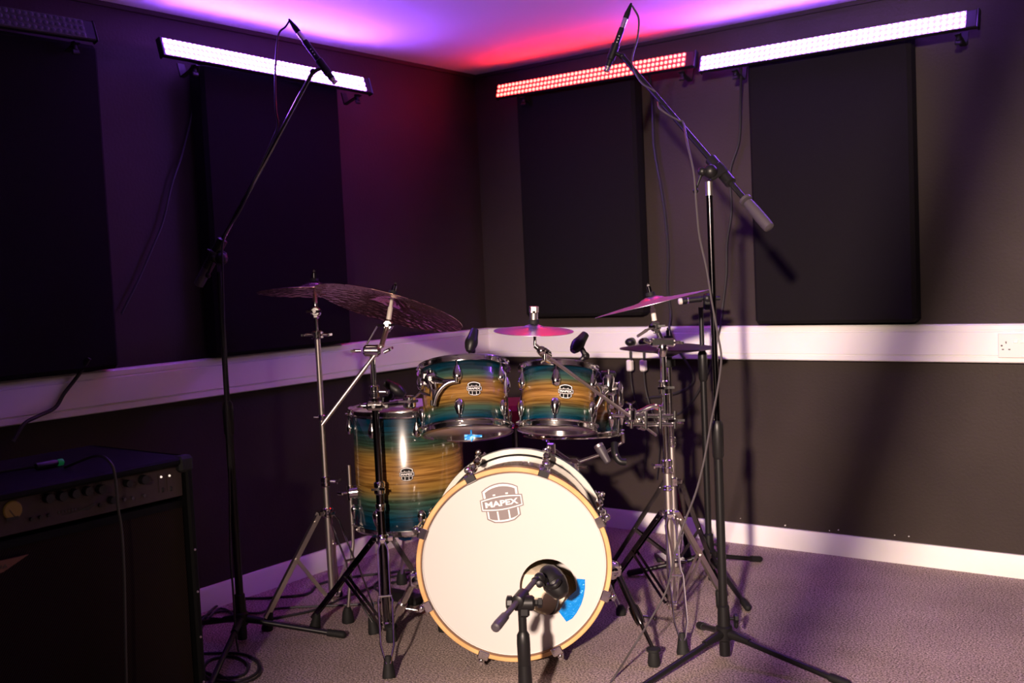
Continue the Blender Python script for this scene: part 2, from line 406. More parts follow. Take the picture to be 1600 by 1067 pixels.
# ------------------------------------------------------------------ sockets, plugs, wall cables
c = V((2.535, -.055, .884)); t = thing('double_socket', 'white double wall socket in the trunking at the right edge', 'socket', (2.535, -.055, .839))
part(t, 'face_plate', MB().box(c, (.146, .008, .09), bev=.002), socket_m)
for sx in (-.033, .033):
    part(t, 'switch', MB().box(c+V((sx*.35, -.005, .016)), (.017, .006, .012), bev=.001), white_m)
hol = MB()
for sx in (-.06, .06): hol.cyl(c+V((sx, -.0035, 0)), c+V((sx, -.0055, 0)), .0035)
for sx in (-.045, .045):
    for dx, dz, w_, h_ in ((0, .02, .004, .008), (-.011, -.006, .007, .004), (.011, -.006, .007, .004)):
        hol.box(c+V((sx+dx, -.0042, dz-.008)), (w_, .002, h_))
part(t, 'pin_holes', hol, plgrey, kind='stuff')
def cable(name, label, pts, r=.004, ma=None, group=None, cat='cable'):
    return single(name, MB().tube(pts, r, 8), ma or cable_m, label, cat, group)
yw = -.02
cable('wall_cable', 'black cable hanging from the right end of the red light bar',
      [pl(x, y, 1, v) for x, y, v in ((1014, 112, -.12), (1019, 160, -.03), (1022, 230, yw), (1034, 300, yw), (1040, 345, yw), (1044, 400, yw), (1043, 450, yw), (1048, 490, yw), (1046, 515, -.062), (1058, 545, -.062), (1066, 556, -.065), (1083, 585, -.05), (1078, 603, -.04), (1050, 616, -.03), (1010, 622, -.02))], .0055)
cable('wall_cable', 'grey cable hanging from the violet bar beside the right black panel',
      [pl(x, y, 1, v) for x, y, v in ((1158, 106, -.12), (1157, 160, -.05), (1155, 220, yw), (1141, 268, yw), (1143, 330, yw), (1136, 380, yw), (1135, 430, yw), (1129, 480, yw), (1125, 512, -.06), (1116, 550, -.062), (1108, 575, -.05), (1092, 610, -.03), (1070, 640, -.02), (1040, 655, -.02))], .005, cable_m)
cable('wall_cable', 'thin cable hanging from the lit bar on the left wall',
      [pl(x, y, 0, v) for x, y, v in ((311, 100, .13), (307, 130, .05), (300, 180, .02), (285, 240, .02), (268, 290, .02), (255, 345, .02), (237, 390, .02), (215, 440, .02), (190, 490, .02))], .004)
cable('wall_cable', 'black cable hanging across the white trunking above the amplifier',
      [pl(x, y, 0, v) for x, y, v in ((140, 560, .11), (121, 588, .075), (100, 615, .065), (86, 637, .065), (60, 650, .07), (38, 662, .075), (20, 690, .08))], .0065)
for i, (px, py, lab) in enumerate(((985, 548, 'white plug and adaptor hanging left under the dark cymbals'), (1006, 548, 'white twin adaptor hanging beside the other plug'))):
    q = pl(px, py, 1, -.075); t = thing('power_adaptor', lab, 'adaptor', q-V((0, 0, .08)), group='plugs in the trunking')
    part(t, 'plug', MB().sph(q+V((0, 0, .04)), .024, sz=.8).cyl(q+V((0, .02, .04)), q+V((0, 0, .04)), .02), plastic)
    part(t, 'adaptor_body', MB().box(q+V((-.006, 0, -.068)), (.028, .03, .052), bev=.006), socket_m)
    part(t, 'lead', MB().tube([q+V((0, 0, .03)), q+V((.003, -.005, 0)), q+V((0, 0, -.045))], .006), cable_m)
    part(t, 'cord', MB().tube([q+V((-.006, 0, -.09)), q+V((0, .01, -.2)), q+V((.05, .02, -.4)), q+V((.02, .04, -.6))], .003), cable_m)

# ------------------------------------------------------------------ emblem
def emblem(par, o, X, Y, wdt, dark, light, depth=.0003, world=False):
    """barrel shaped badge with a curved banner; built as thin flat layers"""
    X, Y, o = V(X).normalized(), V(Y).normalized(), V(o); Z = X.cross(Y).normalized(); k = wdt
    def dome(sx, top, side, y0):   # top part
        pts = [(-sx*.97, y0), (sx*.97, y0), (sx, side)]
        for i in range(1, 8):
            t = i/8; pts.append((sx*(1-2*t), side+(top-side)*math.sin(PI*t)**.8))
        pts.append((-sx, side)); return [(a*k, b*k) for a, b in pts]
    def bot(x0, x1, sx, y0, low, side):
        f = lambda x: side+(low-side)*math.sqrt(max(0, 1-(x/sx)**2))
        pts = [(x1, y0)]+[(x0, y0)]+[(x0+(x1-x0)*i/5, f(x0+(x1-x0)*i/5)) for i in range(6)]
        return [(a*k, b*k) for a, b in pts]
    def band(hx, hy, bow):
        pts = []
        for i in range(9): t = i/8; pts.append((-hx+2*hx*t, -hy-bow*math.sin(PI*t)))
        for i in range(9): t = i/8; pts.append((hx-2*hx*t, hy+bow*math.sin(PI*t)))
        return [(a*k, b*k) for a, b in pts]
    L = lambda j: o+Z*(depth*j)
    a = MB(); a.poly(dome(.43, .47, .33, 0), depth, L(0), X, Y); a.poly(bot(-.4, .4, .4, 0, -.47, -.34), depth, L(0), X, Y)
    b = MB(); b.poly(dome(.405, .44, .315, 0), depth, L(1), X, Y); b.poly(bot(-.37, .37, .37, 0, -.44, -.32), depth, L(1), X, Y)
    c = MB(); c.poly(dome(.355, .39, .29, 0), depth, L(2), X, Y)
    for x0, x1 in ((-.335, -.15), (-.115, .115), (.15, .335)): c.poly(bot(x0, x1, .36, -.1, -.40, -.29), depth, L(2), X, Y)
    a.poly(band(.50, .135, .055), depth, L(3), X, Y)
    b.poly(band(.475, .115, .05), depth, L(4), X, Y)
    c.poly(band(.45, .093, .045), depth, L(5), X, Y)
    for sx in (-.15, .15): b.box(L(3)+X*sx*k+Y*.205*k, (.06*k, .035*k, depth), (X, Y, Z))
    tx = text_mb('MAPEX', .78*k, 0, L(6)+Z*depth, X, Y, height=.135*k, bold=.035)
    part(par, 'emblem', a, dark, world, sharp=20); part(par, 'emblem_line', b, light, world); part(par, 'emblem_field', c, dark, world)
    part(par, 'lettering', tx, light, world)

# ------------------------------------------------------------------ drums
def hoop_mb(R, z, s, nl, ph):
    """triple flanged steel hoop; s=+1 top, -1 bottom; with ears at the lugs"""
    mb = MB(); pr = [(R+.001, z-.004*s), (R+.013, z-.006*s), (R+.0135, z-.003*s), (R+.005, z), (R+.005, z+.012*s), (R+.010, z+.0145*s), (R+.0095, z+.017*s), (R+.0015, z+.015*s)]
    if s < 0: pr = pr[::-1]
    mb.lathe((0, 0, 0), (0, 0, 1), pr, 64, closed=True)
    for k in range(nl):
        a = ph+2*PI*k/nl; dr = V((math.cos(a), math.sin(a), 0)); tn = V((-dr.y, dr.x, 0))
        mb.box(dr*(R+.014)+V((0, 0, z-.002*s)), (.014, .026, .006), (dr, tn, V((0, 0, 1))), bev=.002)
    return mb
def lug_mesh():
    mb = MB(); mb.lathe((0, 0, 0), (0, 0, 1), [(1e-5, -.028), (.008, -.024), (.012, -.012), (.0115, 0), (.008, .014), (.006, .022), (1e-5, .023)], 14)
    mb.v = [V((q.x*1.1+.012, q.y*1.35, q.z*1.08)) for q in mb.v]
    mb.cyl((0, 0, -.008), (.011, 0, -.008), .006)
    return mb.mesh('lug', chrome, 60)
LUG = lug_mesh()
def rod_mesh(L):
    mb = MB(); mb.cyl((.013, 0, .0), (.013, 0, L), .0032, seg=8); mb.cyl((.013, 0, L-.001), (.013, 0, L+.005), .0055, seg=8)
    mb.box((.013, 0, L+.009), (.006, .006, .009)); mb.cyl((.013, 0, .018), (.013, 0, .026), .006, seg=8); return mb.mesh('tension_rod', chrome)
def drum(name, label, M, R, Hh, nl, ph, hc=None, badge=None, group=None, top_m=None, bot_m=None, lugfrac=1):
    t = thing(name, label, 'drum', M=M, group=group)
    Z0 = V((0, 0, 0)); hs = Hh/2-.006
    part(t, 'shell', MB().lathe(Z0, (0, 0, 1), [(R, -hs), (R, -hs+.003), (R, hs-.003), (R-.002, hs), (R-.007, hs-.004), (R-.007, -hs+.004), (R-.002, -hs)], 96, closed=True), burst('burst_lacquer', Hh), world=False)
    for s, nm, ma in ((1, 'batter_head', top_m or head_m), (-1, 'resonant_head', bot_m or clear_m)):
        z = s*(Hh/2)
        part(t, nm, MB().lathe(Z0, (0, 0, 1), ([(1e-6, z), (R-.006, z), (R, z-.003*s), (R+.004, z-.006*s), (R+.004, z-.012*s), (R+.002, z-.012*s), (R+.002, z-.008*s), (R-.006, z-.0015*s), (1e-6, z-.0015*s)])[::s], 64), ma, world=False)
        part(t, 'hoop', hoop_mb(R+.003, z-.012*s, s, nl, ph), chrome, world=False)
    zl = Hh/2-.058; rl = .045; RM = rod_mesh(rl-.004)
    for k in range(nl):
        a = ph+2*PI*k/nl
        for s in (1, -1):
            B = Matrix.Rotation(a, 4, 'Z') @ Matrix.Translation((R, 0, zl*s))
            if s < 0: B = B @ Matrix.Rotation(PI, 4, 'X')
            lg = inst(t, 'lug', LUG, B)
            inst(lg, 'tension_rod', RM, Matrix.Identity(4))
    if badge is not None:
        a, z, wd = badge; dr = V((math.cos(a), math.sin(a), 0)); tn = V((-dr.y, dr.x, 0))
        bp = part(t, 'badge', MB().lathe(dr*(R-.0005)+V((0, 0, z)), dr, [(wd*.40, 0), (wd*.40, .0022), (wd*.36, .003)], 24), badge_black, world=False)
        WM[bp] = WM[t]
        emblem(bp, dr*(R+.0028)+V((0, 0, z)), tn, (0, 0, 1), wd, badge_black, print_white)
    return t
def drum_frame(px, py, d, tilt, roll):
    """local +Z = axis; tilt>0 leans the top away from the camera; roll>0 leans the top to the right (radians)"""
    r = ray(px, py).normalized(); up = (U2-r*U2.dot(r)).normalized(); rt = r.cross(up).normalized()
    a = (up*math.cos(roll)+rt*math.sin(roll)); a = (a*math.cos(tilt)+r*math.sin(tilt)).normalized()
    Y = (r-a*r.dot(a)).normalized(); X = Y.cross(a).normalized()     # X right, Y away
    return frame(P(px, py, d), X, Y, a)
def fr_ang(deg): return math.radians(-90+deg)     # 0 = facing the camera, + = to the right
MT1 = drum_frame(727, 624, 3.6, .215, -.055)
tom1 = drum('rack_tom', 'blue-edged wooden rack tom, the left one of the pair above the bass drum', MT1, .147, .232, 6, fr_ang(-8), badge=(fr_ang(12), .003, .052), group='toms')
MT2 = drum_frame(872, 623, 3.55, .17, .03)
tom2 = drum('rack_tom', 'smaller blue-edged wooden rack tom with the thin boom rod crossing it', MT2, .124, .212, 6, fr_ang(-4), badge=(fr_ang(11), .004, .052), group='toms')
ftc = fl(652, 958); ftc.z = 0
fz0, fz1 = zat(ftc, 815), zat(ftc, 634)
MFT = Matrix.Translation((ftc.x, ftc.y, (fz0+fz1)/2)) @ Matrix.Rotation(math.atan2(ray(640, 700).y, ray(640, 700).x)-PI/2, 4, 'Z')
ftom = drum('floor_tom', 'large blue-edged wooden floor tom standing on steel legs at the left', MFT, .198, fz1-fz0, 8, fr_ang(-36), badge=(fr_ang(-3), .0, .052), group='toms')
# floor tom legs
for (fx, fy), lab in (((544, 972), 'l'), ((628, 912), 'b'), ((742, 930), 'r')):
    ft = fl(fx, fy); ctr = V((ftc.x, ftc.y, 0)); dr = (V((ft.x, ft.y, 0))-ctr); dr.normalize()
    att = V((ftc.x, ftc.y, 0))+dr*(.198+.022); zc = (fz0+.13)
    lg = part(ftom, 'leg', MB().cyl((att.x, att.y, zc+.10), (att.x, att.y, fz0-.05), .006).cyl((att.x, att.y, fz0-.05), (ft.x, ft.y, .03), .006), satin)
    part(lg, 'rubber_foot', MB().lathe((ft.x, ft.y, 0), (0, 0, 1), [(.022, 0), (.023, .008), (.019, .035), (.012, .055), (.007, .057)], 16), rubber)
    part(ftom, 'leg_bracket', MB().cyl(att-dr*.024+V((0, 0, zc)), att+dr*.006+V((0, 0, zc)), .026, .020, 18).cyl(att+V((0, 0, zc-.026)), att+V((0, 0, zc+.026)), .012).cyl(att+V((0, 0, zc)), att+dr*.035+V((0, 0, zc)), .004).box(att+dr*.036+V((0, 0, zc)), (.03, .008, .012), bev=.003), chrome)

# bass drum: local X right, Y up, Z towards the viewer
vb = ray(882, 492).normalized(); Zb = -vb; Xb = (R2-Zb*R2.dot(Zb)).normalized(); Xb.z = 0; Xb = (Xb-Zb*Xb.dot(Zb)).normalized(); Yb = Zb.cross(Xb)
Bc = P(802.5, 882, 3.225); MB_ = frame(Bc, Xb, Yb, Zb); Dp = .47; Rh = .302
bass = thing('bass_drum', 'large bass drum with cream front head, grey emblem and round port hole', 'drum', M=MB_)
bi = MB_.inverted()
hl = bi @ hit(856, 917, Bc-Zb*.012, Zb); hz = -.012; Rp = Rh-.016; rh = .087
N = 96; vs = []; fs = []
for i in range(N):
    t_ = 2*PI*i/N; c_, s_ = math.cos(t_), math.sin(t_)
    o_ = V((Rp*c_, Rp*s_, hz)); i_ = V((hl.x+rh*c_, hl.y+rh*s_, hz)); vs += [o_, i_, V((i_.x, i_.y, hz-.0012)), V((o_.x, o_.y, hz-.0012))]
for i in range(N):
    j = (i+1) % N; a, b = 4*i, 4*j; fs += [[a, b, b+1, a+1][::-1], [a+1, b+1, b+2, a+2][::-1], [a+2, b+2, b+3, a+3][::-1]]
front = part(bass, 'front_head', MB().add(vs, fs), head_m, world=False)
part(bass, 'head_collar', MB().lathe((0, 0, 0), (0, 0, 1), [(Rp-.006, hz+.0004), (Rp-.003, hz+.003), (Rp, hz+.0035), (Rp, hz-.002)], N, closed=True), head_m, world=False)
e0 = bi @ hit(784, 785.5, Bc-Zb*.012, Zb); ex = (bi @ hit(817, 780, Bc-Zb*.012, Zb))-(bi @ hit(751, 790.5, Bc-Zb*.012, Zb)); ex.z = 0
emblem(front, V((e0.x, e0.y, hz+.0003)), ex, V((-ex.y, ex.x, 0)), ex.length, logo_grey, print_white)
rg = MB().lathe((0, 0, 0), (0, 0, 1), [(Rh-.017, -.036), (Rh, -.036), (Rh, .002), (Rh-.002, .004), (Rh-.013, .004), (Rh-.015, .002)], N, closed=True)
part(bass, 'front_hoop', rg, maple, world=False)
part(bass, 'front_hoop_inner_shade', MB().lathe((0, 0, 0), (0, 0, 1), [(Rh-.0175, -.012), (Rh-.0135, -.012), (Rh-.0135, .0046), (Rh-.0165, .0046)], N, closed=True), maple_edge_shade, world=False)  # thin dark ring painted as the shadow along the hoop's inside
part(bass, 'rear_hoop', MB().lathe((0, 0, -Dp), (0, 0, 1), [(Rh-.017, 0), (Rh, 0), (Rh, .040), (Rh-.017, .040)], N, closed=True), hoop_white, world=False)
part(bass, 'rear_hoop_inlay', MB().lathe((0, 0, -Dp), (0, 0, 1), [(Rh-.001, .015), (Rh+.0006, .015), (Rh+.0006, .025), (Rh-.001, .025)], N, closed=True), hoop_green, world=False)
sh = MB().lathe((0, 0, -Dp/2), (0, 0, 1), [(Rh-.021, -Dp/2+.006), (Rh-.021, Dp/2-.02), (Rh-.024, Dp/2-.019), (Rh-.024, -Dp/2+.006)], N, closed=True)
sh.v = [q+V((0, 0, Dp/2)) for q in sh.v]; ob = part(bass, 'shell', sh, burst('bass_lacquer', Dp), world=False); ob.location = (0, 0, -Dp/2)
part(bass, 'shell_lining', MB().lathe((0, 0, 0), (0, 0, 1), [(Rh-.0245, -.02), (Rh-.0255, -.02), (Rh-.0255, -Dp+.01), (Rh-.0245, -Dp+.01)], N, closed=True), maple_in, world=False)
part(bass, 'batter_head', MB().lathe((0, 0, -Dp+.014), (0, 0, 1), [(1e-6, 0), (Rh-.018, 0), (Rh-.018, .001), (1e-6, .001)], 64), head_m, world=False)
# damping pad lying inside
pd = MB(); pd.lathe((0, -.16, -Dp+.13), (0, 0, 1), [(1e-6, -.09), (.15, -.085), (.165, -.05), (.165, .05), (.15, .085), (1e-6, .09)], 24); pd.v = [V((q.x+.03, -.150+(q.y+.16)*.70, q.z+.20)) for q in pd.v]
part(bass, 'damping_pad', pd, mat('cream_felt', (.86, .72, .54), .9, bump=(12, .5, .03)), world=False)
# foil tape crescent beside the port
tp = MB(); vs = []; fs = []; n_ = 14
def hl2(px, py):
    q = bi @ hit(px, py, Bc-Zb*.012, Zb); return q
outer = [hl2(*q) for q in ((914, 905), (914, 918), (912, 931), (908, 944), (901, 957), (894, 966), (885, 971))]
inner = [hl2(*q) for q in ((901, 904), (902, 915), (900, 922), (890, 931), (882, 940), (876, 951), (873, 955))]
for a, b in zip(inner, outer): vs += [V((a.x, a.y, hz+.0006)), V((b.x, b.y, hz+.0006)), V((a.x, a.y, hz+.0024)), V((b.x, b.y, hz+.0024))]
for i in range(6):
    a = 4*i; fs += [[a+2, a+3, a+7, a+6], [a, a+4, a+5, a+1], [a, a+2, a+6, a+4], [a+1, a+5, a+7, a+3]]
part(bass, 'foil_sticker', tp.add(vs, fs), blue_tape, world=False, label='shiny blue sticker beside the port hole')
def claw_mesh(sgn):
    mb = MB(); mb.box((.006, 0, .0), (.006, .034, .05), bev=.0025); mb.box((-.006, 0, .024), (.024, .034, .005), bev=.002)
    mb.cyl((.020, 0, -.03), (.020, 0, .006), .0035); mb.lathe((.020, 0, -.008), (0, 0, 1), [(.0065, -.012), (.010, -.008), (.010, .012), (.0065, .018)], 14)
    mb.cyl((.020, 0, .012), (.020, 0, .028), .005); mb.cyl((.009, -.010, -.004), (.020, 0, -.004), .004)
    return mb.mesh('claw', chrome)
CL = claw_mesh(1)
tr = MB(); tr.cyl((.020, 0, -.11), (.020, 0, -.03), .0035); tr.lathe((.004, 0, -.135), (0, 0, 1), [(1e-5, -.035), (.010, -.03), (.014, -.012), (.014, .012), (.010, .03), (1e-5, .035)], 14); TR = tr.mesh('lug', chrome)
for k in range(8):
    a = math.radians(22.5+45*k)+.03
    for s in (1, -1):
        B = Matrix.Rotation(a, 4, 'Z') @ Matrix.Translation((Rh, 0, -.018 if s > 0 else -Dp+.018))
        if s < 0: B = B @ Matrix.Rotation(PI, 4, 'X')
        cl = inst(bass, 'claw_hook', CL, B)
        inst(cl, 'lug', TR, Matrix.Identity(4))
# spurs
for nm, foot, top in (('R', fl(1022, 1040), P(962, 890, 3.38)), ('L', fl(612, 1002), P(648, 905, 3.40))):
    foot.z = .0; f2 = foot+V((0, 0, .05)); mid = top.lerp(f2, .58); dr = (f2-top).normalized()
    s1 = part(bass, 'spur', MB().cyl(top-dr*.02, mid, .0115).cyl(mid, f2, .0065).lathe(mid, dr, [(.016, -.03), (.017, -.012), (.017, .012), (.014, .03)], 14).cyl(mid, mid+Xb*.05-Yb*.01, .004).sph(mid+Xb*.055-Yb*.011, .007), darkchrome if nm == 'R' else chrome)
    part(s1, 'rubber_foot', MB().lathe(foot, (0, 0, 1), [(.018, 0), (.02, .01), (.016, .045), (.022, .048), (.022, .055), (.008, .06)], 18), rubber)
    part(bass, 'spur_bracket', MB().lathe(top, Xb*(1 if nm == 'R' else -1), [(.030, -.03), (.032, -.01), (.026, .006), (.014, .018)], 18).box(top, (.03, .045, .05), (Xb, Yb, Zb), bev=.006), chrome)

# snare + stand
SN = drum_frame(893, 640, 3.93, -.05, -.02)
snare = drum('snare_drum', 'steel-rimmed snare drum half hidden behind the smaller rack tom', SN, .172, .185, 10, fr_ang(15), group=None)
sb = V(SN.translation); sf = V((sb.x, sb.y, 0))
ss = thing('snare_stand', 'chrome basket stand under the snare drum behind the bass drum', 'stand', sf)
zs = sb.z-.105
part(ss, 'column', MB().cyl(sf+V((0, 0, .10)), sf+V((0, 0, zs-.10)), .0125).cyl(sf+V((0, 0, .2)), sf+V((0, 0, .34)), .016), chrome)
part(ss, 'basket_hub', MB().lathe(sf+V((0, 0, zs-.11)), (0, 0, 1), [(.012, -.03), (.024, -.015), (.024, .015), (.012, .03)], 16).cyl(sf+V((-.06, 0, zs-.11)), sf+V((.06, 0, zs-.11)), .005), chrome)
for k in range(3):
    a = math.radians(-75+120*k)-.1; dr = V((math.cos(a), math.sin(a), 0)); h0 = sf+V((0, 0, zs-.10))
    part(ss, 'basket_arm', MB().cyl(h0, h0+dr*.12+V((0, 0, .035)), .007).cyl(h0+dr*.12+V((0, 0, .035)), h0+dr*.192+V((0, 0, .075)), .006).box(h0+dr*.188+V((0, 0, .09)), (.016, .03, .04), (dr, V((-dr.y, dr.x, 0)), V((0, 0, 1))), bev=.004), chrome)
    dr = V((math.cos(a+1), math.sin(a+1), 0)); tn = V((-dr.y, dr.x, 0))
    lg = part(ss, 'leg', MB().cyl(sf+tn*.007+V((0, 0, .33)), sf+dr*.26+tn*.007+V((0, 0, .02)), .004).cyl(sf-tn*.007+V((0, 0, .33)), sf+dr*.26-tn*.007+V((0, 0, .02)), .004).cyl(sf+V((0, 0, .11)), sf+dr*.14+V((0, 0, .16)), .004), chrome)
    part(lg, 'rubber_foot', MB().lathe(sf+dr*.27, (0, 0, 1), [(.018, 0), (.018, .02), (.01, .035)], 12), rubber)

# pedal and throne behind
pf = MB_ @ V((0, 0, -Dp-.09)); pf.z = 0; bk = V((-Zb.x, -Zb.y, 0)).normalized(); rt = V((bk.y, -bk.x, 0))
pt = thing('bass_pedal', 'black bass drum pedal standing behind the bass drum', 'pedal', pf)
part(pt, 'footboard', MB().box(pf+bk*.17+V((0, 0, .05)), (.09, .28, .01), (rt, (bk+V((0, 0, -.12))).normalized(), V((0, 0, 1))), bev=.003), satin)
part(pt, 'base_plate', MB().box(pf+bk*.15+V((0, 0, .006)), (.12, .36, .01), (rt, bk, V((0, 0, 1))), bev=.003), plastic)
part(pt, 'frame', MB().cyl(pf+rt*.055+V((0, 0, .01)), pf+rt*.055+V((0, 0, .21)), .008).cyl(pf-rt*.055+V((0, 0, .01)), pf-rt*.055+V((0, 0, .21)), .008).cyl(pf-rt*.065+V((0, 0, .2)), pf+rt*.065+V((0, 0, .2)), .007), chrome)
part(pt, 'beater', MB().cyl(pf+V((0, 0, .2)), pf+bk*.02+V((0, 0, .34)), .004).sph(pf+bk*.01+V((0, 0, .35)), .026), nylon)
tc_ = P(803, 645, 4.55); th = thing('drum_throne', 'round red drum seat seen between the two rack toms', 'stool', (tc_.x, tc_.y, 0))
b0 = V((tc_.x, tc_.y, 0)); zt = tc_.z
part(th, 'seat', MB().lathe(b0+V((0, 0, zt)), (0, 0, 1), [(.155, -.045), (.17, -.035), (.172, .03), (.155, .05), (1e-6, .055)], 40), red_cloth)
part(th, 'post', MB().cyl(b0+V((0, 0, .1)), b0+V((0, 0, zt-.04)), .014), darkchrome)
for k in range(3):
    a = .4+2*PI*k/3; dr = V((math.cos(a), math.sin(a), 0))
    lg = part(th, 'leg', MB().box(b0+dr*.14+V((0, 0, .17)), (.40, .02, .006), ((dr*.27-V((0, 0, .29))).normalized(), V((-dr.y, dr.x, 0)), (dr*.29+V((0, 0, .27))).normalized())), darkchrome)
    part(lg, 'rubber_foot', MB().lathe(b0+dr*.275, (0, 0, 1), [(.02, 0), (.02, .02), (.01, .035)], 12), rubber)

# ------------------------------------------------------------------ hardware stands
def wing(mb, p, ax, s=.03):
    p, ax = V(p), V(ax).normalized(); u, v_, _ = basis(ax)
    mb.cyl(p-ax*.012, p+ax*.012, .006); mb.box(p+ax*.012+u*s*.45, (s, .008, .005), (u+ax*.35, v_, ax)); mb.box(p+ax*.012-u*s*.45, (s, .008, .005), (u-ax*.35, v_, ax))
    return mb
def collar(mb, p, r, h=.04, ax=(0, 0, 1)):
    return mb.lathe(p, ax, [(r*.9, -h/2), (r*1.15, -h/2+.004), (r*1.15, -.004), (r*1.02, -.002), (r*1.02, .002), (r*1.15, .004), (r*1.15, h/2-.004), (r*.9, h/2)], 16)
def tripod(t, b, feet, zhub, zlow, kmid=.5, rods=(False,)*3, ms=None, footr=.021, rtube=.0135):
    """double braced tripod: leg from the hub to the foot, brace from the column's low collar to the middle of the leg"""
    b = V((b[0], b[1], 0)); ms = ms or [satin]*3
    hb = collar(MB(), b+V((0, 0, zhub)), .019, .035); hb2 = collar(MB(), b+V((0, 0, zlow)), .017, .022)
    for i, ft in enumerate(feet):
        ft = V((ft[0], ft[1], 0)); d = (ft-b); Lh = d.length; d.normalize(); tn = V((-d.y, d.x, 0))
        top = b+d*.032+V((0, 0, zhub)); end = ft-d*.01+V((0, 0, .045)); mid = top.lerp(end, kmid); low = b+d*.022+V((0, 0, zlow))
        ax = (end-top).normalized(); nn = ax.cross(tn).normalized(); mb = MB(); mb.cyl(b+V((0, 0, zhub)), top, .009)
        hb.box(top-d*.006, (.024, .026, .02), (d, tn, V((0, 0, 1))), bev=.004)
        if rods[i]:
            for s in (-1, 1):
                w0, w1 = .006*s, .017*s
                mb.tube([top+tn*w0, top.lerp(end, .08)+tn*w1, top.lerp(end, .46)+tn*w1, top.lerp(end, .50)+tn*w1*1.35, top.lerp(end, .86)+tn*w1*1.2, end+tn*w0], .0036, 8, smooth=False)
            mb.cyl(mid-tn*.022, mid+tn*.022, .0042)
        else:
            L = (end-top).length
            for s in (-1, 1): mb.box(top.lerp(end, .5)+tn*.0085*s, (L, .003, .017), (ax, tn, nn))
            mb.box(top.lerp(end, .5)+nn*.0075, (L*.94, .018, .002), (ax, tn, nn)); mb.cyl(mid-tn*.015, mid+tn*.015, .005); mb.cyl(top.lerp(end, .08)-tn*.014, top.lerp(end, .08)+tn*.014, .006)
        lg = part(t, 'leg', mb, ms[i])
        br = MB(); ba = (mid-low).normalized(); bn = ba.cross(tn).normalized(); BL = (mid-low).length
        for s in (-1, 1): br.box(low.lerp(mid, .5)+tn*.0125*s, (BL, .0025, .011), (ba, tn, bn))
        br.cyl(low-tn*.016, low+tn*.016, .004); part(lg, 'brace', br, ms[i])
        fm = MB(); fa = (V((d.x*.5, d.y*.5, -1))).normalized()
        fm.lathe(ft-d*.012+V((0, 0, .001)), (-d.x*.25, -d.y*.25, 1), [(footr*.95, 0), (footr, .008), (footr*.8, .03), (footr*.62, .055), (footr*.5, .066), (footr*.3, .068)], 16)
        part(lg, 'rubber_foot', fm, rubber)
    part(t, 'hub', hb, chrome); part(t, 'lower_collar', hb2, chrome)
    return b
def tilter(t, p, n, sleeve=.06, ma=None, sl_m=None):
    """ratchet tilter: body at p, cymbal bolt along n"""
    p, n = V(p), V(n).normalized(); mb = MB(); h = n.cross(D0).normalized()
    mb.lathe(p-D0*.014, D0, [(.014, 0), (.019, .004), (.019, .024), (.014, .028)], 18); mb.sph(p, .016); mb.box(p-n*.01, (.02, .026, .03), (h, D0, n), bev=.004)
    wing(mb, p-D0*.02, -D0, .03); mb.cyl(p, p+n*(.028+sleeve), .004)
    part(t, 'tilter', mb, ma or chrome)
    part(t, 'cymbal_sleeve', MB().lathe(p+n*.02, n, [(.009, 0), (.0085, sleeve*.55), (.006, sleeve*.6), (.0055, sleeve)], 12), sl_m or nylon)
def cymbal(label, M, R, bell, rise, ma, name='cymbal', group='cymbals', logo=False, flip=False):
    """thin bronze disc, bell at the local origin, local +Z up"""
    t = thing(name, label, 'cymbal', M=M, group=group); th_ = .0012
    f = lambda r: rise*(1-(r/R)**1.7)
    up = [(.006, f(0)+bell*.28), (bell*.35, f(0)+bell*.26), (bell*.7, f(bell)+bell*.17), (bell*.93, f(bell)+bell*.045), (bell*1.05, f(bell)+.0015)]+[(bell*1.05+(R-bell*1.05)*k/12, f(bell*1.05+(R-bell*1.05)*k/12)) for k in range(1, 13)]
    z0 = f(0)+bell*.28; up = [(r, z-z0) for r, z in up]
    lo_ = [(r, z-th_) for r, z in up]
    part(t, 'disc', MB().lathe((0, 0, 0), (0, 0, 1), up+lo_[::-1], 96, closed=True), ma, world=False, sharp=50)
    s = -1 if flip else 1
    part(t, 'felt', MB().lathe((0, 0, .001), (0, 0, 1), [(.006, 0), (.016, .001), (.016, .013), (.006, .014)], 18), rubber, world=False)
    part(t, 'wing_nut', wing(MB().cyl((0, 0, .014), (0, 0, .034), .008).cyl((0, 0, .03), (0, 0, .046), .0035), (0, 0, .024), (0, 0, 1), .018), darkchrome, world=False)
    return t, up
def disc_frame(px, py, d, dang, slope):
    """normal seen from the picture: dang>0 shows the top side by that angle, slope = image angle of the long axis (up to the right +)"""
    r = ray(px, py).normalized(); up = (U2-r*U2.dot(r)).normalized(); rt = r.cross(up)
    n = up*math.cos(slope)-rt*math.sin(slope); n = (n*math.cos(dang)-r*math.sin(dang)).normalized()
    Y = (r-n*r.dot(n)).normalized(); X = Y.cross(n); return frame(P(px, py, d), X, Y, n)

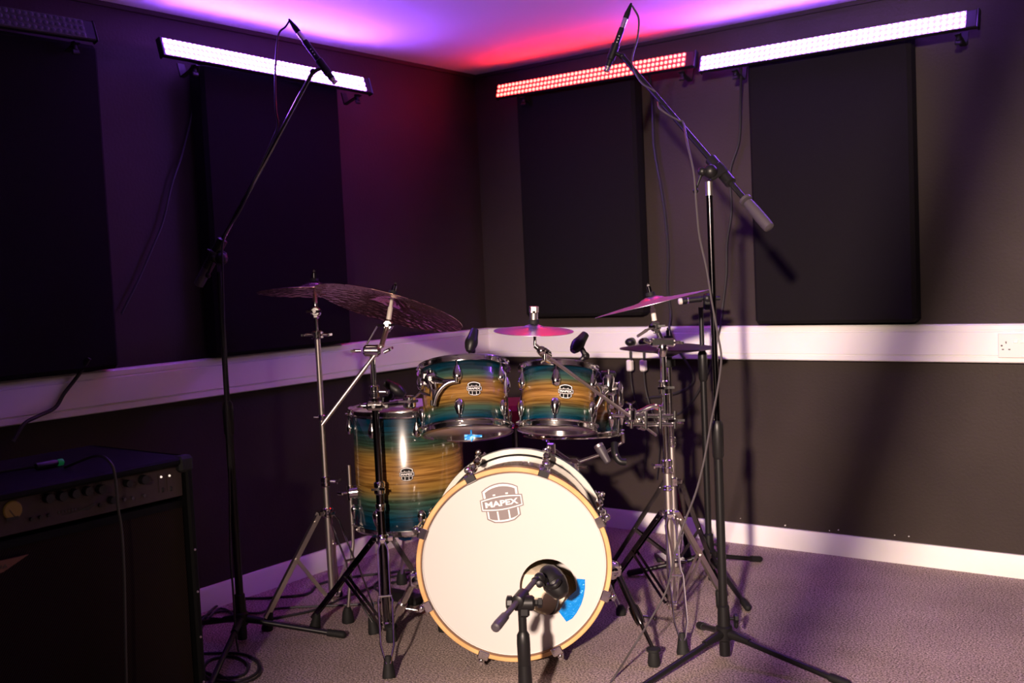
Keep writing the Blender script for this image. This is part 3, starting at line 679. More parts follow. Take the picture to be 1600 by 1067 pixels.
# --- stand B (front left)
cB = fl(606, 996); cB.z = 0
tB = thing('cymbal_stand', 'chrome boom cymbal stand in front of the floor tom, tail rod pointing down left', 'stand', cB, group='cymbal stands')
hubz = zat(cB, 842); lowz = zat(cB, 975)
tripod(tB, cB, [fl(487, 984), fl(608, 1062), fl(700, 985)], hubz, lowz, .47, (False, True, False), [darkchrome, chrome, darkchrome])
j1, j2, j3, top = [zat(cB, y) for y in (762, 612, 548, 515)]
part(tB, 'lower_tube', MB().cyl(cB+V((0, 0, lowz-.02)), cB+V((0, 0, j1)), .0145, seg=18), darkchrome)
part(tB, 'middle_tube', MB().cyl(cB+V((0, 0, j1)), cB+V((0, 0, j2)), .0125, seg=18), darkchrome)
part(tB, 'upper_tube', MB().cyl(cB+V((0, 0, j2)), cB+V((0, 0, j3)), .0095, seg=16), chrome)
parts(tB, 'tube_clamp', [wing(collar(MB(), cB+V((0, 0, j1)), .017, .045), cB+V((0, 0, j1))-D0*.025, -D0, .024), wing(collar(MB(), cB+V((0, 0, j2)), .016, .045), cB+V((0, 0, j2))+R2*.03, R2, .025)], chrome)
mb = MB().lathe(cB+V((0, 0, zat(cB, 792))), (0, 0, 1), [(.0165, -.012), (.0175, -.01), (.0175, .01), (.0165, .012)], 18)
part(tB, 'memory_ring', mb, chrome)
bB = V((cB.x, cB.y, j3)); tl = P(606, 508, 3.62)
mb = MB(); mb.lathe(bB-R2*.03, R2, [(.012, 0), (.02, .006), (.021, .05), (.012, .06)], 18); mb.box(bB+V((0, 0, .005)), (.05, .03, .03), (R2, D0, U2), bev=.006)
wing(mb, bB+R2*.05, R2+U2*.5, .035); wing(mb, bB-R2*.05, -R2, .03); part(tB, 'boom_clamp', mb, chrome)
tail = P(503, 664, 3.5); hd = P(596, 541, 3.55)
part(tB, 'boom_tube', MB().cyl(hd, tail, .0062).cyl(hd.lerp(tail, .25), hd.lerp(tail, .97), .0075).cyl(hd, tl, .009), satin)
MCB = disc_frame(613, 461, 3.62, -.20, -.262); nB = V(MCB.col[2][:3])
tilter(tB, tl, (P(613, 461, 3.62)-tl), (P(613, 461, 3.62)-tl).length-.03, chrome)
part(tB, 'locking_rod', MB().cyl(P(573, 538, 3.55), P(589, 510, 3.56), .0035), chrome)
cymB, upB = cymbal('large hammered ride cymbal tilted away above the floor tom, underside showing', MCB, .262, .075, .028, bronze_h)
# faint script printed on the underside
scr = MB(); n0 = V(MCB.col[2][:3])
def under(px, py):
    q = hit(px, py, MCB.translation-n0*.040, n0); return q-ray(px, py)*.004
random.seed(3)
for (x0, pts_) in ((622, ((8, -6), (2, -5), (0, 0), (3, 4), (8, 4))), (634, ((0, 0), (3, -2), (3, 2), (0, 1))), (641, ((0, 2), (1, -2), (4, 2), (5, -2))), (649, ((0, 1), (2, -1), (4, 1), (4, -4))), (656, ((0, 2), (3, -2), (5, 2))), (663, ((0, 2), (2, -2), (4, 2), (6, -1)))):
    scr.tube([under(x0+a*.9, 498.5+(x0-622)*.04+b*.5) for a, b in pts_], .0006, 5)
sc_o = part(cymB, 'script_print', scr, badge_black, label='faint dark script')

# multi clamp + arm that carries the left tom
def tom_arm(t, pole, py, pxa, mount, zside):
    b = vert(pole, py); mb = MB(); a = P(*pxa)
    mb.box(b, (.06, .05, .03), (R2, D0, U2), bev=.008); mb.box(b+R2*.035, (.03, .055, .018), (R2, D0, U2), bev=.005); wing(mb, b-D0*.035, -D0, .035); wing(mb, b-R2*.04*zside, -R2*zside, .03)
    k = MB(); k.sph(a, .020); k.lathe(a-U2*.022, U2, [(.014, 0), (.022, .006), (.022, .038), (.014, .044)], 16); wing(k, a-D0*.03, -D0+U2*.3, .035)
    rod = MB(); rod.cyl(b, a, .0095); rod.tube([a, a.lerp(mount, .5)-U2*.006, mount-U2*.055, mount-U2*.045+U2*.02, mount], .0058, 10, smooth=False)
    part(t, 'multi_clamp', mb, chrome); part(t, 'clamp_knob', k, chrome); part(t, 'tom_arm', rod, chrome)
m1 = P(673, 592, 3.50)
tom_arm(tB, cB, 634, (640, 628, 3.52), m1, 1)
def mount(t, p, ctr, arc, s=1, arcp=None, arcd=3.4, rim_=None):
    """suspension mount: bracket body, curved yoke along the shell and small bolts"""
    out = (V(p)-V(ctr)); mb = MB(); p = V(p)
    n = -D0; mb.lathe(p-n*.02, n, [(.018, 0), (.026, .008), (.028, .024), (.02, .036), (.010, .04)], 20); mb.cyl(p-U2*.03, p+U2*.03, .013)
    wing(mb, p+n*.022, n, .03); mb.box(p-R2*s*.018, (.02, .03, .045), (R2, D0, U2), bev=.005)
    parts(t, 'mount_bolt', [MB().cyl(V(q)-U2*.008, V(q)+U2*.01, .006) for q in arc], chrome)
    part(t, 'mount_bracket', mb, chrome)
    y = MB(); dd = arcd; yt = [P(*q, dd) for q in rim_]; y.tube(yt, .0065, 12)
    hubp = p-n*.006
    for e_, mid_ in ((yt[0], yt[1]), (yt[-1], yt[-2])):
        y.cyl(hubp+n*.0, mid_.lerp(hubp, .25), .017, .010, 14); y.cyl(mid_.lerp(hubp, .25), e_, .010, .006, 14)
    y.sph(hubp, .021, 16)
    part(t, 'suspension_yoke', y, chrome)
mount(tom1, m1, MT1.translation, [P(713, 593, 3.425), P(675, 630, 3.44)], 1, [(662, 574), (676, 572), (692, 582), (712, 588), (717, 593), (713, 597), (700, 599), (689, 607), (682, 618), (679, 632), (671, 633), (667, 612), (660, 597)][::-1], 3.43, [(716, 595), (701, 598), (690, 606), (682, 618), (678, 633)])

# --- stand A (rear left)
cA = fl(521, 962); cA.z = 0
tA = thing('cymbal_stand', 'slim chrome cymbal stand at the far left behind the other left stand', 'stand', cA, group='cymbal stands')
hubA = zat(cA, 800); lowA = zat(cA, 930)
tripod(tA, cA, [fl(412, 986), fl(588, 992), fl(528, 930)], hubA, lowA, .44, (False, True, False), [satin, chrome, satin])
a1, a2, a3 = [zat(cA, y) for y in (752, 523, 505)]
part(tA, 'lower_tube', MB().cyl(cA+V((0, 0, lowA-.02)), cA+V((0, 0, a1)), .0125, seg=16), satin)
part(tA, 'middle_tube', MB().cyl(cA+V((0, 0, a1)), cA+V((0, 0, a2)), .0105, seg=16), satin)
part(tA, 'upper_tube', MB().cyl(cA+V((0, 0, a2)), cA+V((0, 0, zat(cA, 485))), .006), chrome)
q = cA+V((0, 0, a2)); q3 = cA+V((0, 0, zat(cA, 652)))
parts(tA, 'tube_clamp', [wing(collar(MB(), cA+V((0, 0, a1)), .015, .04), cA+V((0, 0, a1))+R2*.03, R2, .035), wing(wing(collar(MB(), q, .02, .03), q-R2*.03, -R2, .04), q+R2*.03, R2, .03)], chrome)
part(tA, 'memory_ring', collar(MB(), q3, .012, .02).cyl(q3, q3-R2*.03, .004), chrome)

tlA = vert(cA, 487); dA = (tlA-CAM).dot(D0)
MCA = disc_frame(491, 441, dA, -.10, .02)
tilter(tA, tlA, MCA.translation-tlA, (MCA.translation-tlA).length-.03, chrome, chrome)
cymA, _ = cymbal('dark crash cymbal on the far left stand behind the larger ride', MCA, .205, .06, .02, bronze_h)

# --- stand C (front right)
cC = fl(1051, 965); cC.z = 0
tC = thing('cymbal_stand', 'chrome cymbal stand at the right in front of the hi-hat stand', 'stand', cC, group='cymbal stands')
hubC = zat(cC, 803); lowC = zat(cC, 942)
tripod(tC, cC, [fl(1068, 1025), fl(1133, 948), fl(948, 935)], hubC, lowC, .5, (True, False, False), [chrome, satin, darkchrome])
c1, c2, c3 = [zat(cC, y) for y in (728, 605, 535)]
part(tC, 'lower_tube', MB().cyl(cC+V((0, 0, lowC-.02)), cC+V((0, 0, c1)), .0145, seg=18), satin)
part(tC, 'middle_tube', MB().cyl(cC+V((0, 0, c1)), cC+V((0, 0, c2)), .0125, seg=18), chrome)
part(tC, 'upper_tube', MB().cyl(cC+V((0, 0, c2)), cC+V((0, 0, c3)), .0115, seg=16), chrome)
parts(tC, 'tube_clamp', [wing(collar(MB(), cC+V((0, 0, c1)), .017, .05), cC+V((0, 0, c1))-R2*.03, -R2, .03), wing(collar(MB(), cC+V((0, 0, c2)), .0165, .05), cC+V((0, 0, c2))-D0*.03, -D0, .03)], chrome)
part(tC, 'memory_ring', collar(MB(), cC+V((0, 0, zat(cC, 762))), .016, .02), chrome)
mb = MB()
q = cC+V((0, 0, c3)); mb.box(q, (.085, .035, .03), (R2, D0, U2), bev=.006); wing(mb, q-R2*.05, -R2+U2*.5, .04); wing(mb, q+R2*.05, R2, .03); mb.lathe(q-U2*.03, U2, [(.012, -.02), (.018, 0), (.02, .02), (.016, .03)], 16)
part(tC, 'boom_clamp', mb, chrome)
dC = (q-CAM).dot(D0); tlC = P(1024, 510, dC)
part(tC, 'short_boom', MB().cyl(q, tlC, .009), chrome)
MCC = disc_frame(1017, 463, dC, .0, .24)
tilter(tC, tlC, MCC.translation-tlC, (MCC.translation-tlC).length-.03)
part(tC, 'tilter_lever', MB().tube([tlC, P(1012, 515, dC-.03), P(996, 525, dC-.05)], .0045, 8).cyl(P(1010, 516, dC-.035), P(996, 526, dC-.05), .006, .004), satin)
crC, _ = cymbal('thin crash cymbal at the right tilted up to the right on its stand', MCC, .205, .05, .012, bronze)
# clamp arm towards the right tom
bC = vert(cC, 655); aC = P(985, 648, 3.62); m2 = P(950, 607, 3.62)
mb = MB(); mb.box(bC-R2*.055+U2*.012, (.17, .045, .014), (R2, D0, U2), bev=.005); mb.box(bC-R2*.055-U2*.016, (.17, .045, .014), (R2, D0, U2), bev=.005)
for dx in (-.12, -.07, -.02, .03): mb.cyl(bC+R2*dx-U2*.03-D0*.022, bC+R2*dx+U2*.03-D0*.022, .0065)
wing(mb, bC-U2*.001+R2*.03-D0*.035, -D0, .03); wing(mb, bC+U2*.035-R2*.02-D0*.01, U2, .03); mb.sph(bC-R2*.09+U2*.0, .015)
part(tC, 'multi_clamp', mb, chrome)
part(tC, 'clamp_arch', MB().tube([bC+U2*.03, bC-R2*.04+U2*.045, bC-R2*.09+U2*.025, aC], .010, 12), chrome)
mb = MB(); mb.sph(aC, .019); mb.lathe(aC-U2*.022, U2, [(.014, 0), (.022, .006), (.022, .038), (.014, .044)], 16); wing(mb, aC+U2*.028, U2, .03); part(tC, 'clamp_knob', mb, chrome)
part(tC, 'tom_arm', MB().tube([aC, P(970, 650, 3.62), P(952, 645, 3.62), P(951, 620, 3.62), m2], .0058, 10), chrome)
mount(tom2, m2, MT2.translation, [P(929, 596, 3.48), P(930, 640, 3.48)], -1, [(952, 590), (940, 588), (930, 594), (927, 600), (936, 606), (938, 618), (932, 632), (928, 640), (934, 645), (945, 640), (955, 620), (958, 600)], 3.49, [(928, 598), (937, 606), (939, 620), (930, 641)])
part(tom2, 'mount_post', MB().lathe(P(968, 615, 3.72), U2, [(1e-5, -.05), (.012, -.04), (.014, 0), (.010, .03), (1e-5, .045)], 14).cyl(P(968, 600, 3.72), P(966, 676, 3.72), .004), chrome)
part(tom2, 'mount_post', MB().lathe(P(951, 600, 3.60), U2, [(.010, -.035), (.019, -.028), (.020, .02), (.014, .032), (.004, .034), (.004, .05)], 16), chrome)

# --- splash boom arm + splash cymbal
armA, armB = P(1003, 664, 3.66), P(842, 547, 3.22)
sa = thing('cymbal_boom_arm', 'thin chrome boom rod crossing the smaller rack tom', 'boom arm', armA)
dr = (armB-armA).normalized()
part(sa, 'rod', MB().cyl(armA-dr*.10, armB, .0048).cyl(armA, armB-dr*.02, .0058), satin)
mb = MB(); mb.lathe(armA-dr*.02, dr, [(.012, 0), (.016, .005), (.016, .035), (.012, .04)], 14); wing(mb, armA-D0*.02, -D0, .03); mb.box(armA, (.04, .03, .03), (R2, D0, U2), bev=.005); part(sa, 'arm_clamp', mb, chrome)
MCS = disc_frame(834, 506, 3.24, .115, -.01)
tS = P(846, 548, 3.23); tS2 = P(836, 540, 3.235)
mb = MB(); mb.lathe(tS-dr*.02, -dr, [(.010, -.02), (.016, -.01), (.016, .012), (.011, .022)], 16); mb.sph(tS, .015); mb.cyl(tS, tS2, .008); mb.cyl(tS2, MCS.translation+V(MCS.col[2][:3])*.03, .0032); mb.cyl(tS2, tS2+U2*.03, .005); wing(mb, tS-U2*.02+R2*.01, -U2, .028); part(sa, 'tilter', mb, chrome)
spl, _ = cymbal('small splash cymbal floating above the gap between the rack toms', MCS, .124, .036, .012, bronze)
n_ = V(MCS.col[2][:3]); part(spl, 'sleeve_nut', MB().cyl(MCS.translation+n_*.010, MCS.translation+n_*.034, .013, seg=16).cyl(MCS.translation+n_*.036, MCS.translation+n_*.054, .015, seg=6), satin)

# --- hi-hat stand
cH = fl(1057, 905); cH.z = 0; cH = P(1057, 905, 4.15); cH.z = 0
tH = thing('hi_hat_stand', 'chrome hi-hat stand holding the flat dark pair of cymbals', 'stand', cH)
hubH = zat(cH, 752); lowH = zat(cH, 868)
tripod(tH, cH, [P(1120, 890, 4.1), P(950, 905, 4.2), P(1075, 850, 4.4)], hubH, lowH, .55, (False,)*3, [darkchrome]*3)
h1, h2, h3 = [zat(cH, y) for y in (690, 562, 520)]
part(tH, 'lower_tube', MB().cyl(cH+V((0, 0, .05)), cH+V((0, 0, h1)), .0135, seg=16), satin)
part(tH, 'upper_tube', MB().cyl(cH+V((0, 0, h1)), cH+V((0, 0, h2)), .0115, seg=16), chrome)
part(tH, 'pull_rod', MB().cyl(cH+V((0, 0, h2)), cH+V((0, 0, h3)), .0035), chrome)
part(tH, 'cymbal_seat', MB().lathe(cH+V((0, 0, h2)), (0, 0, 1), [(.014, -.03), (.026, -.025), (.026, .0), (.012, .004)], 20), rubber)
q = cH+V((0, 0, zat(cH, 660))); parts(tH, 'tube_clamp', [collar(MB(), cH+V((0, 0, h1)), .016, .04), wing(collar(MB(), q, .016, .03), q+R2*.03, R2, .02)], chrome)
pdl = thing('hi_hat_pedal', 'black hi-hat pedal board on the carpet between the right stands', 'pedal', cH-R2*.0)
bx = V((-.25, .97, 0)).normalized(); bx = V((-D0.x, -D0.y, 0)).normalized()*-1
part(pdl, 'footboard', MB().box(cH+bx*.12+V((0, 0, .05)), (.09, .28, .01), (V((bx.y, -bx.x, 0)), (bx+V((0, 0, -.15))).normalized(), V((0, 0, 1))), bev=.003), darkchrome)
part(pdl, 'heel_plate', MB().box(cH+bx*.27+V((0, 0, .012)), (.09, .08, .02), (V((bx.y, -bx.x, 0)), bx, V((0, 0, 1))), bev=.003), plastic)
dH = (cH+V((0, 0, h2))-CAM).dot(D0)
MH1 = disc_frame(1037, 546, dH, .065, .012); MH1.translation = cH+V((0, 0, h2+.045))
M2_ = MH1.copy(); M2_.translation = MH1.translation+V((0, 0, .002))
hb_, _ = cymbal('bottom cymbal of the flat hi-hat pair at the right', frame(MH1.translation-V(MH1.col[2][:3])*.033, V(MH1.col[0][:3]), -V(MH1.col[1][:3]), -V(MH1.col[2][:3])), .188, .05, .018, bronze_d)
ht_, _ = cymbal('top cymbal of the flat hi-hat pair at the right', frame(MH1.translation+V(MH1.col[2][:3])*.035, V(MH1.col[0][:3]), V(MH1.col[1][:3]), V(MH1.col[2][:3])), .188, .05, .018, bronze_d)

# ------------------------------------------------------------------ microphone stands
def mic_stand(label, base, feet, ztop, clampz, r=(.0135, .0095), polem=None, jz=None, boom=None, handle=None, cw=None, knob=True):
    b = V((base[0], base[1], 0)); t = thing('microphone_stand', label, 'stand', b, group='black microphone stands')
    hubz = .085; mb = MB().lathe(b, (0, 0, 1), [(.012, .012), (.017, .014), (.017, .06), (.024, .065), (.026, .105), (.020, .11), (.018, .17), (.013, .175)], 18)
    part(t, 'base_casting', mb, powder)
    for ft in feet:
        ft = V((ft[0], ft[1], 0)); d = (ft-b).normalized(); e = ft-d*.0+V((0, 0, .014))
        lg = part(t, 'leg', MB().cyl(b+d*.02+V((0, 0, hubz)), b.lerp(ft, .22)+V((0, 0, hubz-.012)), .015, .0115).cyl(b.lerp(ft, .15)+V((0, 0, hubz-.01)), e, .0092), powder)
        part(lg, 'end_cap', MB().cyl(e-(e-b-V((0, 0, hubz))).normalized()*.05, e+d*.006, .0125).sph(e+d*.004, .0125), rubber)
    jz = jz or ztop*.5
    part(t, 'lower_tube', MB().cyl(b+V((0, 0, .1)), b+V((0, 0, jz)), r[0]), powder)
    part(t, 'upper_tube', MB().cyl(b+V((0, 0, jz)), b+V((0, 0, ztop)), r[1]), polem or darkchrome)
    part(t, 'height_clutch', MB().lathe(b+V((0, 0, jz)), (0, 0, 1), [(.013, -.09), (.0175, -.08), (.0185, .0), (.0175, .02), (.012, .03)], 16), plastic)
    if knob:
        q = b+V((0, 0, .13)); part(t, 'leg_knob', MB().cyl(q, q+R2*.03, .005).lathe(q+R2*.03, R2, [(.010, 0), (.016, .003), (.016, .012), (.01, .015)], 8).box(q+R2*.038-U2*.008, (.012, .02, .045), (R2, D0, U2), bev=.005), plastic)
    return t, b
def boom_parts(t, c, hi, lo, r=.0085, mat_=None):
    c, hi, lo = V(c), V(hi), V(lo); d = (hi-lo).normalized(); N = d.cross(D0).normalized()
    k = lo+d*(c-lo).dot(d)
    part(t, 'boom_tube', MB().cyl(lo+d*.10, hi, r), mat_ or powder)
    part(t, 'counterweight', MB().lathe(lo, d, [(.008, 0), (.0165, .004), (.0175, .02), (.0175, .08), (.0155, .115), (.010, .12)], 14).lathe(lo+d*.12, d, [(.010, 0), (.02, .003), (.02, .012), (.01, .016)], 14), plgrey)
    mb = MB(); mb.lathe(k-d*.06, d, [(.012, 0), (.018, .004), (.018, .116), (.012, .12)], 14); mb.box(k.lerp(c, .5), (.05, .022, (k-c).length+.02), (d, D0, (d.cross(D0)).normalized()), bev=.006); mb.sph(c, .022)
    part(t, 'swivel', mb, plastic)
    h = MB(); h.sph(c-R2*.025, .014); h.cyl(c-R2*.025, c-R2*.045-U2*.055, .0045); h.sph(c-R2*.045-U2*.058, .009); h.cyl(c, c-R2*.025, .012); h.cyl(k+N*.01, k+N*.03, .005)
    part(t, 'clamp_lever', h, plastic)
def pencil_mic(label, tip, tail, xlr=.035):
    tip, tail = V(tip), V(tail); d = (tail-tip).normalized(); L = (tail-tip).length
    t = thing('pencil_microphone', label, 'microphone', tip, group='overhead pencil microphones')
    part(t, 'body', MB().lathe(tip, d, [(.0085, .018), (.0105, .02), (.0105, L*.95), (.0095, L)], 18), plastic)
    part(t, 'capsule_grille', MB().lathe(tip, d, [(.008, 0), (.0102, .002), (.0102, .006), (.0085, .008), (.0085, .010), (.0102, .012), (.0102, .018), (.0085, .02)], 18), satin)
    n = -D0; s = MB(); 
    for k in range(3): s.cyl(tip+d*(L*.66+k*.011)+n*.0100, tip+d*(L*.66+k*.011)+n*.0113, .0022, seg=8)
    part(t, 'switch_marks', s, print_white)
    part(t, 'xlr_plug', MB().lathe(tail, d, [(.0085, 0), (.009, xlr*.9), (.0085, xlr)], 14), steelplug, label='silver plug')
    part(t, 'strain_relief', MB().lathe(tail+d*xlr, d, [(.0095, 0), (.0095, .018), (.006, .04), (.0035, .055)], 12), rubber)
    return tail+d*(xlr+.05)
def mic_clip(t, p, mic_p, d):
    mb = MB(); p, mic_p = V(p), V(mic_p); mb.cyl(p, mic_p, .007); mb.lathe(mic_p-V(d)*.03, d, [(.0112, 0), (.014, .002), (.014, .058), (.0112, .06)], 14); mb.sph(p, .011)
    part(t, 'microphone_clip', mb, plastic)

# right overhead
bR = fl(1133, 1030)
zc = zat(bR, 290); oR, bR = mic_stand('tall black boom stand in front at the right of the kit', bR, [fl(1094, 984), fl(1322, 1076), fl(985, 1092)], zc, 0, jz=zat(bR, 672), polem=darkchrome)
part(oR, 'thread_ferrule', MB().cyl(bR+V((0, 0, zc-.03)), bR+V((0, 0, zc+.012)), .0115), satin)
dR = (bR+V((0, 0, zc))-CAM).dot(D0); cR = P(1110, 268, dR)
hiR, loR = P(972, 88, dR+.35), P(1203, 357, dR-.12)
kk = (P(1126, 268, dR)); boom_parts(oR, cR, hiR, loR, .0088)
tipR, tailR = P(947, 112, dR+.36), P(972, 44, dR+.36)
eR = pencil_mic('pencil microphone hanging from the right boom in front of the red bar', tipR, tailR)
mic_clip(oR, hiR, tipR.lerp(tailR, .45), (tailR-tipR).normalized())
d1 = dR+.36
pts = [eR, P(990, 13, d1), P(998, 30, d1), P(996, 60, d1-.01), P(988, 90, d1-.03), P(990, 108, d1-.06), P(1003, 130, d1-.10), P(1022, 142, d1-.13), P(1028, 152, d1-.12), P(1030, 168, d1-.18), P(1045, 180, d1-.20), P(1060, 188, d1-.22), P(1068, 193, d1-.23), P(1074, 225, dR), P(1084, 270, dR-.03), P(1088, 320, dR-.03), P(1093, 370, dR-.02), P(1104, 420, dR-.02), P(1112, 470, dR-.025), P(1121, 520, dR-.03), P(1127, 560, dR-.03), P(1121, 610, dR-.04), P(1111, 660, dR-.04), P(1100, 720, dR-.05), P(1087, 770, dR-.06), P(1068, 820, dR-.08), P(1056, 860, dR-.08), P(1042, 920, dR-.06), P(1020, 962, dR-.08), P(990, 1010, dR-.12)]
g = fl(957, 1062, .004); pts += [g, fl(930, 1100, .004)]
cable('microphone_cable', 'grey cable winding round the right boom and down past the stands to the floor', pts, .0032, greycable, 'microphone cables')

# left overhead
bL = fl(379, 1004)
zl_ = zat(bL, 425); oL, bL = mic_stand('tall black boom stand at the left beside the amplifier', bL, [fl(534, 998), fl(322, 1092), fl(262, 985)], zl_, 0, jz=zat(bL, 640), polem=powder, knob=False)
dL = (bL+V((0, 0, zl_))-CAM).dot(D0); cL = P(346, 404, dL); hiL, loL = P(489, 112, dL-.05), P(309, 447, dL+.02)
boom_parts(oL, cL, hiL, loL, .0075, darkchrome)
tipL, tailL = P(524, 130, dL-.05), P(476, 64, dL-.05)
eL = pencil_mic('pencil microphone on the left boom in front of the violet bar', tipL, tailL)
mic_clip(oL, hiL, tipL.lerp(tailL, .38), (tailL-tipL).normalized())
d1 = dL-.05
pts = [eL, P(446, 42, d1), P(436, 52, d1), P(432, 80, d1), P(430, 120, d1), P(431, 170, d1), P(434, 195, d1+.01), P(424, 222, dL-.04), P(400, 275, dL-.03), P(375, 330, dL-.02), P(350, 372, dL-.02), P(348, 420, dL-.03), P(350, 500, dL-.03), P(352, 600, dL-.03), P(358, 720, dL-.03), P(360, 860, dL-.03), P(364, 920, dL-.03)]
pts += [fl(372, 1015, .005), fl(395, 1030, .005), fl(408, 1045, .005), fl(398, 1060, .005), fl(370, 1066, .005), fl(335, 1050, .005)]
cable('microphone_cable', 'black cable running down the left boom stand to the carpet', pts, .0034, cable_m, 'microphone cables')

# rear mic stand with hi-hat microphone
bM = P(1109, 885, 4.15); bM.z = 0
zm = zat(bM, 480); oM, bM = mic_stand('black microphone stand behind the hi-hat near the back wall', bM, [fl(1186, 879), fl(1168, 955), P(985, 885, 4.2)], zm, 0, jz=zat(bM, 560), r=(.0125, .0095), polem=powder)
dM = (bM+V((0, 0, zm))-CAM).dot(D0); cM = P(1105, 466, dM)
part(oM, 'swivel', MB().sph(cM, .02).box(cM-U2*.02, (.03, .025, .05), (R2, D0, U2), bev=.005).cyl(cM-R2*.03, cM+R2*.05, .009), plastic)
hm = thing('condenser_microphone', 'black microphone with silver end pointing left under the right crash cymbal', 'microphone', P(1062, 467, dM))
a, b_ = P(1061, 471, dM), P(1104, 466, dM); d = (b_-a).normalized()
part(hm, 'body', MB().lathe(a, d, [(.0125, .012), (.014, .014), (.014, .028), (.012, .03), (.012, (b_-a).length-.02)], 18), plastic)
part(hm, 'capsule', MB().lathe(a, d, [(.008, -.003), (.0125, 0), (.0125, .011), (.011, .013)], 18), nylon, label='silver capsule end')
part(hm, 'ring', MB().lathe(a+d*.032, d, [(.0128, 0), (.0128, .004)], 18), steelplug)

# kick stand + microphone
bK = P(824, 1135, 2.86); bK.z = 0
zk = zat(bK, 948); oK, bK = mic_stand('short black boom stand in front of the bass drum', bK, [P(900, 1135, 2.62), P(690, 1120, 2.75), P(850, 1075, 3.05)], zk, 0, jz=zat(bK, 1003), r=(.0135, .0115), polem=powder, knob=False)
dK = (bK+V((0, 0, zk))-CAM).dot(D0); cK = P(819, 942, dK)
hiK, loK = P(835, 908, dK+.10), P(773, 982, dK-.16)
d = (hiK-loK).normalized()
part(oK, 'boom_tube', MB().cyl(loK+d*.05, hiK, .0082), plgrey)
part(oK, 'end_grip', MB().lathe(loK, d, [(.008, 0), (.0125, .004), (.0135, .02), (.012, .07), (.009, .075)], 14), plgrey)
k = loK+d*(cK-loK).dot(d)
part(oK, 'swivel', MB().lathe(k-d*.028, d, [(.012, 0), (.018, .004), (.018, .052), (.012, .056)], 16).lathe(cK-R2*.028, R2, [(.016, 0), (.021, .004), (.021, .05), (.016, .056)], 20).box(cK-U2*.012, (.03, .03, .05), (R2, D0, U2), bev=.006), plastic)
parts(oK, 'clamp_knob', [MB().lathe(cK+R2*.028, R2, [(.009, 0), (.009, .008), (.014, .01), (.014, .02), (.01, .022)], 6), MB().lathe(cK-R2*.05, R2, [(.010, 0), (.02, .004), (.02, .016), (.012, .02)], 10)], powder)
part(oK, 'adapter', MB().cyl(hiK, P(843, 903, dK+.12), .011).sph(P(843, 903, dK+.12), .016).cyl(P(843, 903, dK+.12), P(852, 908, dK+.15), .010).lathe(P(843, 912, dK+.10), -D0, [(.006, -.01), (.010, -.006), (.010, .008), (.004, .01)], 10), plastic)
km = thing('kick_microphone', 'large egg-shaped black microphone at the port of the bass drum', 'microphone', P(862, 910, dK+.18))
c0 = P(862, 903, dK+.20); ax = (R2*.72+D0*.35-U2*-.62+R2*.0).normalized(); ax = (P(852, 890, dK+.2)-P(876, 926, dK+.16)).normalized()
part(km, 'grille', MB().lathe(P(864, 907, dK+.19), ax, [(1e-5, .048), (.016, .046), (.027, .036), (.034, .018), (.0355, .0), (.0355, -.004)], 24), plastic)
part(km, 'band', MB().lathe(P(864, 907, dK+.19), ax, [(.0355, -.004), (.0368, -.005), (.0368, -.010), (.0355, -.011)], 24), powder)
part(km, 'body', MB().lathe(P(864, 907, dK+.19), ax, [(.0355, -.011), (.035, -.02), (.027, -.042), (.017, -.054), (1e-5, -.055)], 24), plastic)
part(km, 'yoke', MB().tube([P(852, 910, dK+.15), P(858, 917, dK+.14), P(868, 915, dK+.13), P(874, 907, dK+.14)], .0075, 10), powder)
cable('microphone_cable', 'black cable leaving the bass drum microphone into the port hole', [P(868, 916, dK+.2), P(872, 935, dK+.30), P(866, 955, dK+.40), P(850, 968, dK+.46)], .0032, cable_m, 'microphone cables')

# tom microphones on rim clips, snare microphones
def clip_mic(label, rim, p0, p1, p2, s=1.0):
    t = thing('clip_microphone', label, 'microphone', rim, group='microphones clipped to the drums'); d = (p2-p1).normalized()
    part(t, 'rim_clip', MB().box(rim, (.026, .03, .035), (R2, D0, U2), bev=.005).tube([rim, rim.lerp(p0, .5)-D0*.01, p0], .009, 10), plastic)
    part(t, 'body', MB().lathe(p1, d, [(1e-5, -.002), (.011*s, .0), (.018*s, .012), (.0225*s, .028), (.0225*s, .04), (.018*s, .058), (.014*s, .085), (1e-5, .088)], 20), plastic)
    part(t, 'yoke', MB().box(p0.lerp(p1+d*.04, .5), (.02, .034, .05), (R2, D0, (p1+d*.04-p0).normalized()), bev=.006).sph(p0, .014), powder)
    part(t, 'cap', MB().sph(p2, .0085), chrome)
clip_mic('black clip microphone standing on the rim of the left rack tom', P(733, 561, 3.66), P(737, 548, 3.66), P(733, 549, 3.63), P(741, 518, 3.66))
clip_mic('black clip microphone on the rim of the smaller rack tom', P(901, 569, 3.62), P(915, 556, 3.60), P(895, 549, 3.58), P(914, 523, 3.62))
clip_mic('dark microphone over the floor tom behind the left boom stand', P(602, 626, 3.80), P(612, 620, 3.80), P(632, 618, 3.80), P(610, 603, 3.80), 1.1)
t = thing('snare_microphone', 'grey tube microphone pointing up under the snare drum', 'microphone', P(944, 712, 3.72), group='microphones clipped to the drums')
a, b_ = P(934, 694, 3.72), P(950, 722, 3.70); d = (b_-a).normalized(); L = (b_-a).length
part(t, 'body', MB().lathe(a, d, [(.017, .012), (.018, .02), (.014, L*.7), (.012, L), (.008, L+.004)], 18), plgrey)
part(t, 'grille_ring', MB().lathe(a, d, [(.012, 0), (.0175, .003), (.0175, .012)], 18), satin)
t = thing('snare_microphone', 'black bent microphone behind the grey one under the snare drum', 'microphone', P(968, 710, 3.8), group='microphones clipped to the drums')
